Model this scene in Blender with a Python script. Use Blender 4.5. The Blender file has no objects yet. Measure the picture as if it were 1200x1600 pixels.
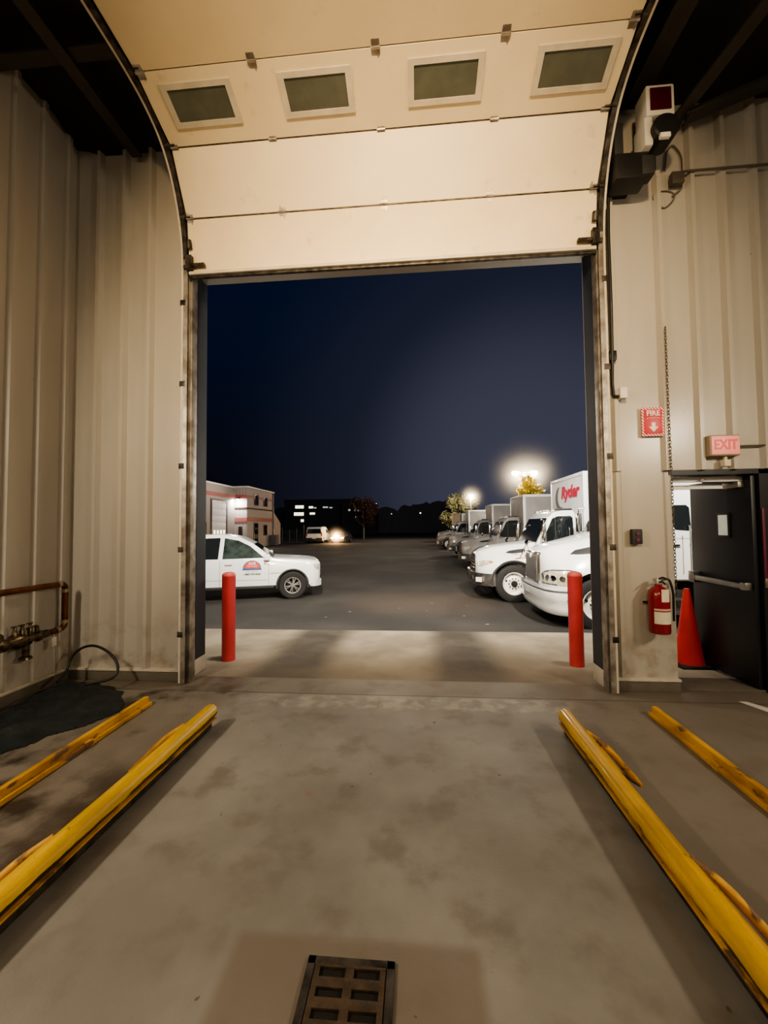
import bpy, bmesh, math, random
from mathutils import Vector, Matrix
from mathutils.bvhtree import BVHTree
R = math.radians
PI = math.pi
random.seed(7)
SC = bpy.context.scene
COL = SC.collection

# ------------------------------------------------------------------ materials
MATS = {}
def mat(name, col, rough=.5, metal=0., emis=None, estr=0., coat=0., var=None, vscale=6., bump=0., bscale=40., trans=0., spec=.5):
    m = bpy.data.materials.new(name); m.use_nodes = True
    nt = m.node_tree; b = nt.nodes['Principled BSDF']
    b.inputs['Base Color'].default_value = (*col, 1)
    b.inputs['Roughness'].default_value = rough
    b.inputs['Metallic'].default_value = metal
    b.inputs['Specular IOR Level'].default_value = spec
    if coat: b.inputs['Coat Weight'].default_value = coat; b.inputs['Coat Roughness'].default_value = .08
    if emis: b.inputs['Emission Color'].default_value = (*emis, 1); b.inputs['Emission Strength'].default_value = estr
    if trans: b.inputs['Transmission Weight'].default_value = trans
    tc = nt.nodes.new('ShaderNodeTexCoord')
    if var is None: var = tuple(c*.86 for c in col)
    n = nt.nodes.new('ShaderNodeTexNoise'); n.inputs['Scale'].default_value = vscale; n.inputs['Detail'].default_value = 5
    nt.links.new(tc.outputs['Object'], n.inputs['Vector'])
    r = nt.nodes.new('ShaderNodeValToRGB'); r.color_ramp.elements[0].position = .38; r.color_ramp.elements[1].position = .62
    r.color_ramp.elements[0].color = (*var, 1); r.color_ramp.elements[1].color = (*col, 1)
    nt.links.new(n.outputs['Fac'], r.inputs['Fac']); nt.links.new(r.outputs['Color'], b.inputs['Base Color'])
    if bump:
        n2 = nt.nodes.new('ShaderNodeTexNoise'); n2.inputs['Scale'].default_value = bscale; n2.inputs['Detail'].default_value = 6
        bp = nt.nodes.new('ShaderNodeBump'); bp.inputs['Strength'].default_value = bump; bp.inputs['Distance'].default_value = .02
        nt.links.new(tc.outputs['Object'], n2.inputs['Vector']); nt.links.new(n2.outputs['Fac'], bp.inputs['Height'])
        nt.links.new(bp.outputs['Normal'], b.inputs['Normal'])
    MATS[name] = m
    return m

class NT:
    """small helper for the bigger node materials"""
    def __init__(s, name, rough=.6):
        s.m = bpy.data.materials.new(name); s.m.use_nodes = True; s.t = s.m.node_tree
        s.b = s.t.nodes['Principled BSDF']; s.b.inputs['Roughness'].default_value = rough
        s.tc = s.t.nodes.new('ShaderNodeTexCoord'); MATS[name] = s.m
        s.sep = s.t.nodes.new('ShaderNodeSeparateXYZ'); s.t.links.new(s.tc.outputs['Object'], s.sep.inputs[0])
        s.X, s.Y, s.Z = s.sep.outputs
    def set(s, sock, v):
        if isinstance(v, bpy.types.NodeSocket): s.t.links.new(v, sock)
        else: sock.default_value = v
    def math(s, op, a, b=0., clamp=False):
        n = s.t.nodes.new('ShaderNodeMath'); n.operation = op; n.use_clamp = clamp
        s.set(n.inputs[0], a); s.set(n.inputs[1], b); return n.outputs[0]
    def noise(s, scale, detail=5., stretch=(1,1,1), off=(0,0,0), rough=.55):
        mp = s.t.nodes.new('ShaderNodeMapping'); mp.inputs['Scale'].default_value = stretch; mp.inputs['Location'].default_value = off
        s.t.links.new(s.tc.outputs['Object'], mp.inputs[0])
        n = s.t.nodes.new('ShaderNodeTexNoise'); n.inputs['Scale'].default_value = scale; n.inputs['Detail'].default_value = detail
        n.inputs['Roughness'].default_value = rough
        s.t.links.new(mp.outputs[0], n.inputs['Vector']); return n.outputs['Fac']
    def ramp(s, v, lo, hi):
        n = s.t.nodes.new('ShaderNodeMapRange'); n.interpolation_type = 'SMOOTHSTEP'
        s.set(n.inputs[0], v); n.inputs[1].default_value = lo; n.inputs[2].default_value = hi; return n.outputs[0]
    def mix(s, f, a, b):
        n = s.t.nodes.new('ShaderNodeMix'); n.data_type = 'RGBA'
        s.set(n.inputs[0], f)
        for k, v in ((6, a), (7, b)): s.set(n.inputs[k], (*v, 1) if isinstance(v, tuple) else v)
        return n.outputs[2]
    def band(s, v, lo, hi, soft):   # 1 inside lo..hi
        return s.math('MULTIPLY', s.ramp(v, lo-soft, lo+soft), s.math('SUBTRACT', 1., s.ramp(v, hi-soft, hi+soft)))
    def bump(s, h, strength=.2, dist=.02):
        n = s.t.nodes.new('ShaderNodeBump'); n.inputs['Strength'].default_value = strength; n.inputs['Distance'].default_value = dist
        s.t.links.new(h, n.inputs['Height']); s.t.links.new(n.outputs[0], s.b.inputs['Normal'])
    def base(s, c): s.set(s.b.inputs['Base Color'], c)

# painted steel wall liner, dirtier toward the floor
w = NT('wall_paint', .27)
c = w.mix(w.ramp(w.noise(1.3, 6, (1,1,.25)), .35, .7), (.44,.405,.35), (.50,.465,.405))
c = w.mix(w.math('MULTIPLY', w.math('SUBTRACT', 1., w.ramp(w.Z, .1, .9)), w.ramp(w.noise(4, 6), .45, .65)), c, (.33,.27,.20))
c = w.mix(w.math('MULTIPLY', w.ramp(w.noise(26, 4), .70, .76), .6), c, (.16,.12,.08))
w.base(c); w.bump(w.noise(3, 3, (1,1,.3)), .05, .01)
# floor: painted concrete with stains, rough strip at the threshold, patched trench
f = NT('floor_concrete', .42)
c = f.mix(f.ramp(f.noise(.9, 7), .36, .66), (.195,.180,.157), (.275,.261,.235))
c = f.mix(f.math('MULTIPLY', f.ramp(f.noise(3.2, 8), .48, .70), .6), c, (.135,.11,.085))
out = f.math('ADD', f.math('SUBTRACT', 1., f.ramp(f.X, -1.95, -1.72)), f.ramp(f.X, 1.15, 1.4))
c = f.mix(f.math('MULTIPLY', out, .55), c, (.135,.105,.075))
c = f.mix(f.math('MULTIPLY', f.ramp(f.noise(1.7, 7, off=(3,1,0)), .50, .64), f.math('SUBTRACT', 1., f.ramp(f.X, -2.0, -1.7))), c, (.035,.026,.018))
c = f.mix(f.math('MULTIPLY', f.math('MULTIPLY', f.band(f.X, -.74, .22, .03), f.band(f.Y, .6, 1.66, .03)), .62), c, (.15,.115,.08))
st_ = f.math('MULTIPLY', f.band(f.X, -2.46, -1.86, .12), f.band(f.Y, 1.7, 2.75, .25))
c = f.mix(f.math('MULTIPLY', f.math('MULTIPLY', st_, f.ramp(f.noise(2.6, 7, off=(1,7,0)), .38, .58)), .85), c, (.048,.032,.022))
th = f.math('MULTIPLY', f.band(f.Y, 3.70, 3.98, .05), f.band(f.X, -1.6, 1.4, .2))
c = f.mix(f.math('MULTIPLY', th, f.math('MULTIPLY', f.ramp(f.noise(7, 8), .42, .66), .6)), c, (.40,.36,.30))
c = f.mix(f.math('MULTIPLY', f.band(f.Y, 3.995, 4.02, .006), .7), c, (.07,.055,.04))
c = f.mix(f.math('MULTIPLY', f.band(f.Y, 4.02, 4.5, .04), .45), c, (.16,.13,.10))
c = f.mix(f.math('MULTIPLY', f.ramp(f.noise(11, 2, off=(5,2,0)), .735, .76), .75), c, (.06,.045,.03))
c = f.mix(f.math('MULTIPLY', f.ramp(f.noise(4.5, 3, off=(9,4,0)), .73, .78), .5), c, (.30,.11,.07))
f.base(c)
f.set(f.b.inputs['Roughness'], f.math('ADD', .36, f.math('MULTIPLY', f.noise(2.5, 5), .3)))
f.bump(f.math('ADD', f.math('MULTIPLY', f.noise(60, 5), .4), f.math('MULTIPLY', th, f.noise(16, 6))), .16, .02)
# concrete apron with two dark tyre tracks
a = NT('apron_concrete', .75)
c = a.mix(a.ramp(a.noise(1.4, 8), .36, .66), (.25,.21,.155), (.36,.31,.235))
tr = a.math('ADD', a.band(a.X, -1.95, -1.1, .22), a.band(a.X, .18, .98, .22))
tr = a.math('MULTIPLY', tr, a.math('ADD', .5, a.math('MULTIPLY', a.noise(1.8, 5), .6)))
c = a.mix(a.math('MULTIPLY', tr, 1.1, True), c, (.055,.047,.040))
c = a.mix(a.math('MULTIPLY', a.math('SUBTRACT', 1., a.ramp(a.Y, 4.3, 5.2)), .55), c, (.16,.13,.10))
c = a.mix(a.math('MULTIPLY', a.ramp(a.noise(14, 3), .72, .76), .5), c, (.07,.05,.04))
a.base(c); a.bump(a.noise(50, 6), .25, .02)
# worn asphalt
g = NT('asphalt', .82)
c = g.mix(g.ramp(g.noise(.35, 7), .35, .68), (.030,.028,.027), (.062,.056,.050))
c = g.mix(g.math('MULTIPLY', g.ramp(g.noise(90, 3), .55, .75), .35), c, (.13,.12,.11))
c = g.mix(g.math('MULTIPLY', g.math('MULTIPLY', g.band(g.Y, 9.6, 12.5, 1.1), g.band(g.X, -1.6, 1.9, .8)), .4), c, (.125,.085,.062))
g.base(c); g.bump(g.noise(70, 6), .45, .02)
# yellow pipe with the paint chipped off low on its inner flank (local +X looks at the lane)
def yellow(name, sgn, col=(.80,.49,.022)):
    y = NT(name, .38)
    c = y.mix(y.ramp(y.noise(5, 7, (1,.35,1)), .36, .68), tuple(v*.62 for v in col), col)
    lo = y.band(y.math('ADD', y.Z, y.math('MULTIPLY', y.math('SUBTRACT', y.noise(9, 6, (1,.5,1)), .5), .05)), -.040, -.006, .002)
    lo = y.math('MULTIPLY', lo, y.ramp(y.noise(1.6, 6, (1,.8,1), off=(2,0,0)), .47, .52))
    lo = y.math('MULTIPLY', lo, y.ramp(y.math('MULTIPLY', y.X, sgn), .02, .03))
    c = y.mix(lo, c, (.022,.018,.014))
    c = y.mix(y.math('MULTIPLY', y.ramp(y.noise(30, 4), .68, .74), .6), c, (.14,.08,.03))
    y.base(c); y.bump(y.noise(30, 4), .08, .01); y.b.inputs['Coat Weight'].default_value = .25
yellow('yellow_left', 1.); yellow('yellow_right', -1., (.74,.43,.025)); 
o = NT('yellow_worn', .6)
c = o.mix(o.ramp(o.noise(6, 7, (1,.4,1)), .36, .64), (.36,.17,.02), (.66,.36,.035))
c = o.mix(o.ramp(o.noise(9, 8, (1,.5,1), off=(3,3,3)), .56, .62), c, (.16,.085,.04)); o.base(c); o.bump(o.noise(22, 6), .3, .02)
# sectional door skin
d = NT('door_skin', .42)
c = d.mix(d.ramp(d.noise(.8, 6), .35, .7), (.72,.60,.40), (.80,.68,.47))
c = d.mix(d.math('MULTIPLY', d.ramp(d.noise(5, 7, (1,1,1)), .62, .75), .35), c, (.45,.34,.2)); d.base(c)
# fire sign border: diagonal red and white stripes
s = NT('sign_stripes', .4)
fr = s.math('FRACT', s.math('MULTIPLY', s.math('ADD', s.X, s.Z), 33.))
s.base(s.mix(s.ramp(fr, .48, .52), (.80,.76,.70), (.62,.03,.04)))
# grooved metal cladding of the far building
k = NT('cladding', .6)
fr = k.math('FRACT', k.math('MULTIPLY', k.math('ADD', k.X, k.Y), 3.2))
c = k.mix(k.band(fr, .15, .35, .08), (.36,.32,.295), (.21,.185,.17))
k.base(c)
b = NT('leaf_red', .8); b.base(b.mix(b.ramp(b.noise(1.2, 4), .4, .6), (.028,.012,.009), (.055,.022,.014)))
b = NT('leaf_green', .8); b.base(b.mix(b.ramp(b.noise(1.2, 4), .4, .6), (.22,.23,.12), (.52,.50,.28)))
b = NT('leaf_yellow', .8); b.base(b.mix(b.ramp(b.noise(2, 4), .4, .6), (.62,.46,.05), (.90,.76,.14)))

mat('curb', (.15,.125,.095), .8, bump=.3)
mat('trim_paint', (.60,.54,.44), .45, vscale=9)
mat('ceiling_black', (.020,.017,.013), .55, bump=.5, bscale=3)
mat('beam_dark', (.055,.046,.036), .6)
mat('steel', (.50,.46,.41), .42, .7, var=(.25,.215,.175), vscale=7, bump=.1)
mat('steel_dark', (.10,.085,.07), .5, .6, var=(.03,.025,.02), vscale=14)
mat('jamb_blue', (.034,.038,.052), .55, .1, bump=.05)
mat('jamb_cap', (.56,.50,.42), .5)
mat('glass_door', (.12,.125,.10), .25)
mat('window_frame', (.60,.54,.43), .5)
mat('black', (.012,.012,.012), .5)
mat('rubber', (.018,.017,.017), .78, bump=.15)
mat('hose_black', (.010,.012,.010), .45)
mat('tarp', (.009,.014,.016), .55, var=(.004,.006,.007), vscale=5, bump=.6, bscale=14)
mat('white_plastic', (.72,.68,.60), .4)
mat('paper', (.80,.72,.55), .7)
mat('red_lens', (.075,.004,.006), .25)
mat('sign_red', (.60,.022,.035), .4)
mat('sign_white', (.85,.80,.72), .5)
mat('sign_pink', (.75,.30,.28), .5)
mat('exit_face', (.80,.30,.25), .4, emis=(1.,.30,.24), estr=.35)
mat('exit_letter', (.70,.10,.10), .4, emis=(1.,.12,.10), estr=.22)
mat('exit_housing', (.34,.28,.20), .5)
mat('ext_red', (.26,.010,.014), .3, coat=.4)
mat('cone_red', (.66,.050,.045), .5, var=(.54,.04,.04), vscale=3)
mat('bollard_red', (.62,.068,.085), .36, coat=.2, var=(.52,.055,.07), vscale=4)
mat('bollard_cap', (.72,.14,.13), .5)
mat('door_black', (.012,.012,.016), .42, var=(.008,.008,.011), vscale=2)
mat('push_bar', (.42,.40,.38), .35, .9)
mat('window_bright', (.62,.66,.58), .3, emis=(.72,.78,.66), estr=.16)
mat('maroon', (.14,.02,.045), .5)
mat('copper', (.20,.075,.030), .34, .75, var=(.11,.042,.020), vscale=9)
mat('solder', (.55,.46,.36), .3, .9)
mat('bronze', (.22,.165,.10), .3, .85, var=(.06,.045,.03), vscale=30, bump=.2)
mat('grate', (.085,.055,.032), .6, .2, var=(.05,.034,.02), vscale=20, bump=.3)
mat('pit_shade', (.012,.009,.006), .8)
mat('white_paint', (.84,.84,.82), .28, coat=.6, var=(.81,.81,.79), vscale=1.5)
mat('white_box', (.66,.66,.66), .45, var=(.58,.58,.58), vscale=1.5)
mat('cream_box', (.70,.58,.40), .5)
mat('car_glass', (.012,.016,.018), .06, spec=.8)
mat('car_glass_green', (.045,.065,.055), .10, spec=.8, var=(.015,.02,.02), vscale=4)
mat('chrome', (.72,.71,.70), .16, 1.)
mat('bumper_steel', (.42,.40,.40), .28, .9, var=(.25,.23,.23), vscale=5)
mat('wheel_white', (.80,.78,.73), .45)
mat('alloy', (.68,.65,.62), .28, .85)
mat('grille_grey', (.20,.20,.21), .4, .6)
mat('plastic_dark', (.030,.030,.030), .6)
mat('lamp_lens', (.62,.58,.48), .15, coat=.8, var=(.40,.36,.28), vscale=16)
mat('amber', (.75,.20,.05), .25, coat=.5)
mat('tail_red', (.45,.02,.02), .3)
mat('decal_red', (.50,.060,.055), .5, var=(.58,.13,.10), vscale=60)
mat('decal_blue', (.06,.10,.28), .5)
mat('decal_dark', (.06,.05,.05), .5)
mat('decal_pink', (.75,.42,.36), .5)
mat('logo_red', (.55,.015,.06), .5)
mat('logo_grey', (.12,.11,.12), .5)
mat('stripe_red', (.60,.06,.06), .5)
mat('stripe_dull', (.34,.10,.095), .5)
mat('dimmed_paint', (.27,.255,.25), .4, var=(.20,.19,.185), vscale=2)
mat('dimmed_box', (.30,.29,.285), .5, var=(.24,.23,.23), vscale=1.5)
mat('bark', (.06,.045,.035), .9, bump=.4)
mat('pole_grey', (.20,.19,.18), .5, .4)
mat('lamp_white', (1,1,1), .4, emis=(1.,.90,.70), estr=60)
mat('lamp_warm', (1,1,1), .4, emis=(1.,.85,.58), estr=60)
mat('head_warm', (1,1,1), .4, emis=(1.,.58,.26), estr=70)
mat('window_lit', (.9,.9,.7), .4, emis=(1.,.95,.68), estr=2.2)
mat('window_dim', (.9,.9,.7), .4, emis=(.9,.95,.9), estr=.45)
mat('silhouette', (.12,.12,.135), .9)
mat('foliage_dark', (.28,.28,.30), .95, bump=1., bscale=1)
mat('window_brown', (.050,.022,.020), .3)
mat('fence_grey', (.10,.10,.10), .6)
mat('litter', (.30,.26,.21), .8)
mat('plate', (.75,.72,.66), .5)
mat('conduit', (.16,.135,.105), .45, .5)
M = MATS

# ------------------------------------------------------------------ mesh helpers
def tag(o, label=None, cat=None, group=None, kind=None):
    if label: o['label'] = label
    if cat: o['category'] = cat
    if group: o['group'] = group
    if kind: o['kind'] = kind
    return o

def thing(name, label, cat, loc=(0,0,0), rz=0., group=None, kind=None):
    o = bpy.data.objects.new(name, None); COL.objects.link(o); o.empty_display_size = .1
    o.location = loc; o.rotation_euler = (0,0,rz)
    return tag(o, label, cat, group, kind)

def bx(bm, p0, p1, bevel=0.):
    r = bmesh.ops.create_cube(bm, size=1.)
    vs = r['verts']
    c = [(a+b)/2 for a, b in zip(p0, p1)]; s = [abs(b-a) for a, b in zip(p0, p1)]
    for v in vs: v.co = Vector((v.co.x*s[0]+c[0], v.co.y*s[1]+c[1], v.co.z*s[2]+c[2]))
    if bevel:
        es = list({e for v in vs for e in v.link_edges})
        bmesh.ops.bevel(bm, geom=es, offset=bevel, segments=2, profile=.6, affect='EDGES')
    return bm

def tube(bm, pts, r, seg=12, cap=True, closed=False):
    """round tube along points; r a number or a list"""
    pts = [Vector(p) for p in pts]; n = len(pts)
    rs = r if isinstance(r, (list, tuple)) else [r]*n
    rings = []; prev = None
    for i, p in enumerate(pts):
        if closed: t = (pts[(i+1) % n]-pts[i-1]).normalized()
        elif i == 0: t = (pts[1]-p).normalized()
        elif i == n-1: t = (p-pts[i-1]).normalized()
        else: t = ((pts[i+1]-p).normalized()+(p-pts[i-1]).normalized()).normalized()
        if prev is None:
            u = t.orthogonal().normalized()
        else:
            u = prev-t*prev.dot(t)
            u = u.normalized() if u.length > 1e-6 else t.orthogonal().normalized()
        prev = u; v = t.cross(u)
        rings.append([bm.verts.new(p+(u*math.cos(2*PI*k/seg)+v*math.sin(2*PI*k/seg))*rs[i]) for k in range(seg)])
    m = n if closed else n-1
    for i in range(m):
        A = rings[i]; B = rings[(i+1) % n]
        for k in range(seg): bm.faces.new((A[k], A[(k+1) % seg], B[(k+1) % seg], B[k]))
    if cap and not closed:
        bm.faces.new(rings[0][::-1]); bm.faces.new(rings[-1])
    return bm

def arc(pts, rad=.05, seg=5):
    """round the corners of a polyline"""
    pts = [Vector(p) for p in pts]; out = [pts[0]]
    for i in range(1, len(pts)-1):
        p = pts[i]; a = (pts[i-1]-p); b = (pts[i+1]-p)
        d = min(rad, a.length*.49, b.length*.49)
        A = p+a.normalized()*d; B = p+b.normalized()*d
        for k in range(seg+1):
            t = k/seg; out.append(A*(1-t)**2+p*2*t*(1-t)+B*t*t)
    out.append(pts[-1]); return out

def lathe(bm, prof, seg=24, mtx=None):
    """prof: (radius, z) pairs about Z"""
    rings = []
    for r, z in prof:
        if r < 1e-6: rings.append([bm.verts.new((0,0,z))])
        else: rings.append([bm.verts.new((r*math.cos(2*PI*k/seg), r*math.sin(2*PI*k/seg), z)) for k in range(seg)])
    for A, B in zip(rings, rings[1:]):
        for k in range(seg):
            k2 = (k+1) % seg
            if len(A) == 1 and len(B) == 1: continue
            if len(A) == 1: bm.faces.new((A[0], B[k2], B[k]))
            elif len(B) == 1: bm.faces.new((A[k], A[k2], B[0]))
            else: bm.faces.new((A[k], A[k2], B[k2], B[k]))
    if mtx is not None:
        vs = [v for r in rings for v in r]
        bmesh.ops.transform(bm, matrix=mtx, verts=vs)
    return bm

def prism(bm, poly, fn0, fn1):
    """polygon of 2-tuples mapped by two functions into 3-D, skinned between"""
    A = [bm.verts.new(fn0(*p)) for p in poly]; B = [bm.verts.new(fn1(*p)) for p in poly]
    n = len(poly)
    bm.faces.new(A[::-1]); bm.faces.new(B)
    for k in range(n): bm.faces.new((A[k], A[(k+1) % n], B[(k+1) % n], B[k]))
    return bm

def loft(bm, stations):
    """stations: (x, [(y,z) half section from low outside up to the centre line])"""
    rings = []
    for x, half in stations:
        full = [(x, y, z) for y, z in half]+[(x, -y, z) for y, z in reversed(half) if y > 1e-6]
        rings.append([bm.verts.new(p) for p in full])
    n = len(rings[0])
    for A, B in zip(rings, rings[1:]):
        for k in range(n): bm.faces.new((A[k], A[(k+1) % n], B[(k+1) % n], B[k]))
    bm.faces.new(rings[0]); bm.faces.new(rings[-1][::-1])
    return bm

def finish(bm, angle=38., smooth=True):
    bmesh.ops.recalc_face_normals(bm, faces=bm.faces)
    if smooth:
        for f in bm.faces: f.smooth = True
        lim = R(angle)
        for e in bm.edges:
            if len(e.link_faces) == 2 and e.calc_face_angle(0.) > lim: e.smooth = False
    return bm

def obj(name, bm, m, parent=None, loc=None, rot=None, angle=38., smooth=True):
    finish(bm, angle, smooth)
    me = bpy.data.meshes.new(name); bm.to_mesh(me); bm.free()
    me.materials.append(M[m])
    o = bpy.data.objects.new(name, me); COL.objects.link(o)
    if parent: o.parent = parent
    if loc: o.location = loc
    if rot: o.rotation_euler = rot
    return o
def B(): return bmesh.new()
def struct(name, bm, m, parent=None, label=None, **k):
    o = obj(name, bm, m, parent, **k)
    if not parent: tag(o, label, None, None, 'structure')
    return o

def cut(o, bms):
    """carve temporary cutters out of o, then drop them"""
    tmp = []
    for bm in bms:
        bmesh.ops.recalc_face_normals(bm, faces=bm.faces)
        me = bpy.data.meshes.new('tmp'); bm.to_mesh(me); bm.free()
        t = bpy.data.objects.new('tmp', me); COL.objects.link(t); t.parent = o.parent; tmp.append(t)
        md = o.modifiers.new('b', 'BOOLEAN'); md.operation = 'DIFFERENCE'; md.object = t; md.solver = 'EXACT'
    bpy.context.view_layer.update()
    dg = bpy.context.evaluated_depsgraph_get(); dg.update()
    me = bpy.data.meshes.new_from_object(o.evaluated_get(dg)); old = o.data
    o.modifiers.clear(); mats = list(old.materials); o.data = me
    if not me.materials: 
        for mm in mats: me.materials.append(mm)
    bm = B(); bm.from_mesh(me); finish(bm); bm.to_mesh(me); bm.free()
    for p in me.polygons: p.material_index = 0
    for t in tmp: bpy.data.objects.remove(t)
    return o

def text_obj(name, body, size, m, parent, loc, rot, shear=0., ext=.002, sx=1., bold=0.):
    cu = bpy.data.curves.new('t', 'FONT'); cu.body = body; cu.size = size; cu.extrude = ext; cu.shear = shear
    cu.align_x = 'CENTER'; cu.align_y = 'CENTER'; cu.offset = bold; cu.resolution_u = 3
    t = bpy.data.objects.new('t', cu); COL.objects.link(t)
    bpy.context.view_layer.update(); dg = bpy.context.evaluated_depsgraph_get()
    me = bpy.data.meshes.new_from_object(t.evaluated_get(dg)); bpy.data.objects.remove(t)
    for v in me.vertices: v.co.x *= sx
    me.materials.clear(); me.materials.append(M[m])
    o = bpy.data.objects.new(name, me); COL.objects.link(o); o.parent = parent; o.location = loc; o.rotation_euler = rot
    return o

def bvh(o):
    bm = B(); bm.from_mesh(o.data); bmesh.ops.triangulate(bm, faces=bm.faces); t = BVHTree.FromBMesh(bm); bm.free(); return t

def patch(bm, tree, poly, axis, side, off=.006, dens=3):
    """lay a polygon onto a surface: axis 'y' takes (x,z) points cast along y, axis 'x' takes (y,z) points cast along x"""
    pts = []
    n = len(poly)
    for i in range(n):
        a, b = poly[i], poly[(i+1) % n]
        for k in range(dens): t = k/dens; pts.append((a[0]*(1-t)+b[0]*t, a[1]*(1-t)+b[1]*t))
    cx = sum(p[0] for p in pts)/len(pts); cz = sum(p[1] for p in pts)/len(pts)
    rings = [[(cx+(p[0]-cx)*s, cz+(p[1]-cz)*s) for p in pts] for s in (1., .66, .33)]
    def hit(p):
        if axis == 'y': o_, d_ = Vector((p[0], 6*side, p[1])), Vector((0,-side,0))
        else: o_, d_ = Vector((6*side, p[0], p[1])), Vector((-side,0,0))
        h = tree.ray_cast(o_, d_)
        if h[0] is None: return None
        return h[0]-d_*off
    vr = []
    last = None
    for ring in rings+[[(cx, cz)]]:
        row = []
        for p in ring:
            h = hit(p)
            if h is None: h = last if last is not None else Vector((p[0], side, p[1]) if axis == 'y' else (side, p[0], p[1]))
            last = h; row.append(bm.verts.new(h))
        vr.append(row)
    m = len(pts)
    for A, Bq in zip(vr[:2], vr[1:3]):
        for k in range(m): bm.faces.new((A[k], A[(k+1) % m], Bq[(k+1) % m], Bq[k]))
    for k in range(m): bm.faces.new((vr[2][k], vr[2][(k+1) % m], vr[3][0]))
    return bm

def kids(o): return [c for c in bpy.data.objects if c.parent == o]
def copy_tree(o, parent=None, skip=()):
    c = o.copy(); COL.objects.link(c)
    if parent: c.parent = parent; c.matrix_parent_inverse = o.matrix_parent_inverse.copy()
    for ch in kids(o):
        if ch.name.split('.')[0] not in skip: copy_tree(ch, c, skip)
    return c

# ================================================================== THE BAY
XL, YW = -3.92, 4.27           # left wall, front wall
HC = 6.02                      # underside of the dark ceiling
def floor_z(y):
    P = [(4.4,0.),(6.7,-.06),(7.5,-.27),(9.5,-.34),(11,-.35),(400,-.35)]
    if y <= 4.4: return 0.
    for (a, za), (b_, zb) in zip(P, P[1:]):
        if y <= b_: return za+(zb-za)*(y-a)/(b_-a)
    return -.35

bm = B(); bx(bm, (XL-.15,-9,-.2), (5.2,4.4,0)); struct('floor', bm, 'floor_concrete', label='stained painted concrete floor of the truck bay')

def ribbed(pts_start, axis, at, c0, c1, ribs, z0, z1, depth, inward):
    """trapezoid-ribbed steel liner; axis 'x' runs along X at Y=at, axis 'y' runs along Y at X=at"""
    prof = [(c0, 0.)]
    for r_ in ribs:
        prof += [(r_, 0.), (r_+.026, depth), (r_+.064, depth), (r_+.090, 0.)]
    prof.append((c1, 0.))
    bm = B(); lo = []; hi = []
    for s_, dd in prof:
        p = (s_, at+inward*dd) if axis == 'x' else (at+inward*dd, s_)
        lo.append(bm.verts.new((*p, z0))); hi.append(bm.verts.new((*p, z1)))
    for k in range(len(lo)-1): bm.faces.new((lo[k], lo[k+1], hi[k+1], hi[k]))
    # back sheet, so the wall has body and blocks light
    p0 = (c0, at-inward*.16) if axis == 'x' else (at-inward*.16, c0)
    p1 = (c1, at-inward*.16) if axis == 'x' else (at-inward*.16, c1)
    q = [bm.verts.new((*p0, z0)), bm.verts.new((*p1, z0)), bm.verts.new((*p1, z1)), bm.verts.new((*p0, z1))]
    bm.faces.new(q); bm.faces.new((lo[0], hi[0], q[3], q[0])); bm.faces.new((lo[-1], q[1], q[2], hi[-1]))
    return bm

ribsY = [4.27-.17-.305*k for k in range(43)][::-1]
struct('wall_left', ribbed(0, 'y', XL, -9, YW+.2, [r for r in ribsY if r > -8.9], .12, 6.3, .042, 1), 'wall_paint', label='ribbed beige steel side wall at left')
# front wall: left of the big opening, right of it, above the small door
bm = ribbed(0, 'x', YW, XL, -2.52, [-3.655,-3.345,-3.03], .12, 6.3, .05, -1)
b2 = ribbed(0, 'x', YW, 1.93, 2.56, [1.99], .12, 2.19, .03, -1)
b3 = ribbed(0, 'x', YW, 1.93, 5.2, [1.99,2.47,2.80,3.10,3.40,3.71,4.01,4.32,4.62], 2.19, 6.3, .05, -1)
b4 = ribbed(0, 'x', YW, 3.50, 5.2, [3.71,4.01,4.32,4.62], .12, 2.19, .035, -1)
for q in (b2, b3, b4):
    me = bpy.data.meshes.new('t'); q.to_mesh(me); q.free(); bm.from_mesh(me)
bx(bm, (-2.6, YW+.02, 4.62), (2.05, YW+.35, 6.6))      # lintel wall hidden behind the raised door
# outer skin of the building beside the opening
bx(bm, (-14, YW+.17, -.1), (-2.535, YW+.36, 7)); bx(bm, (1.9, YW+.17, -.1), (2.56, YW+.36, 7))
bx(bm, (2.56, YW+.17, 2.19), (3.50, YW+.36, 7)); bx(bm, (3.50, YW+.17, -.1), (16, YW+.36, 7)); bx(bm, (-2.5, YW+.17, 4.75), (1.9, YW+.36, 7))
struct('wall_front', bm, 'wall_paint', label='ribbed beige steel wall around the open bay door', angle=20)
bm = B(); bx(bm, (5.0,-9,0), (5.2,4.27,6.3)); struct('wall_right', bm, 'wall_paint')
bm = B(); bx(bm, (XL-.1,-9.2,0), (5.2,-9,6.3)); struct('wall_back', bm, 'wall_paint')
# ceiling: black sagging insulation sheet turning down where it meets the walls
bm = B(); nx, ny = 46, 66; V = []
for i in range(nx+1):
    row = []
    for j in range(ny+1):
        x = XL-.06+(5.14-XL)*i/nx; y = -9+(13.27+.1)*j/ny
        dl = max(0., min(x-XL, 5.0-x)); df = max(0., YW-y)
        sag = .05*math.sin(x*5.1)*math.sin(y*2.2)
        drop = .16*math.exp(-(df/.16)**2)
        row.append(bm.verts.new((x, y, HC+.12+sag*.5-drop+.12*math.exp(-(dl/.2)**2))))
    V.append(row)
for i in range(nx):
    for j in range(ny): bm.faces.new((V[i][j], V[i+1][j], V[i+1][j+1], V[i][j+1]))
bx(bm, (XL-.1,-9,6.35), (5.2,4.6,6.5))
struct('ceiling', bm, 'ceiling_black', label='dark sagging insulation sheet under the roof')
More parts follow.
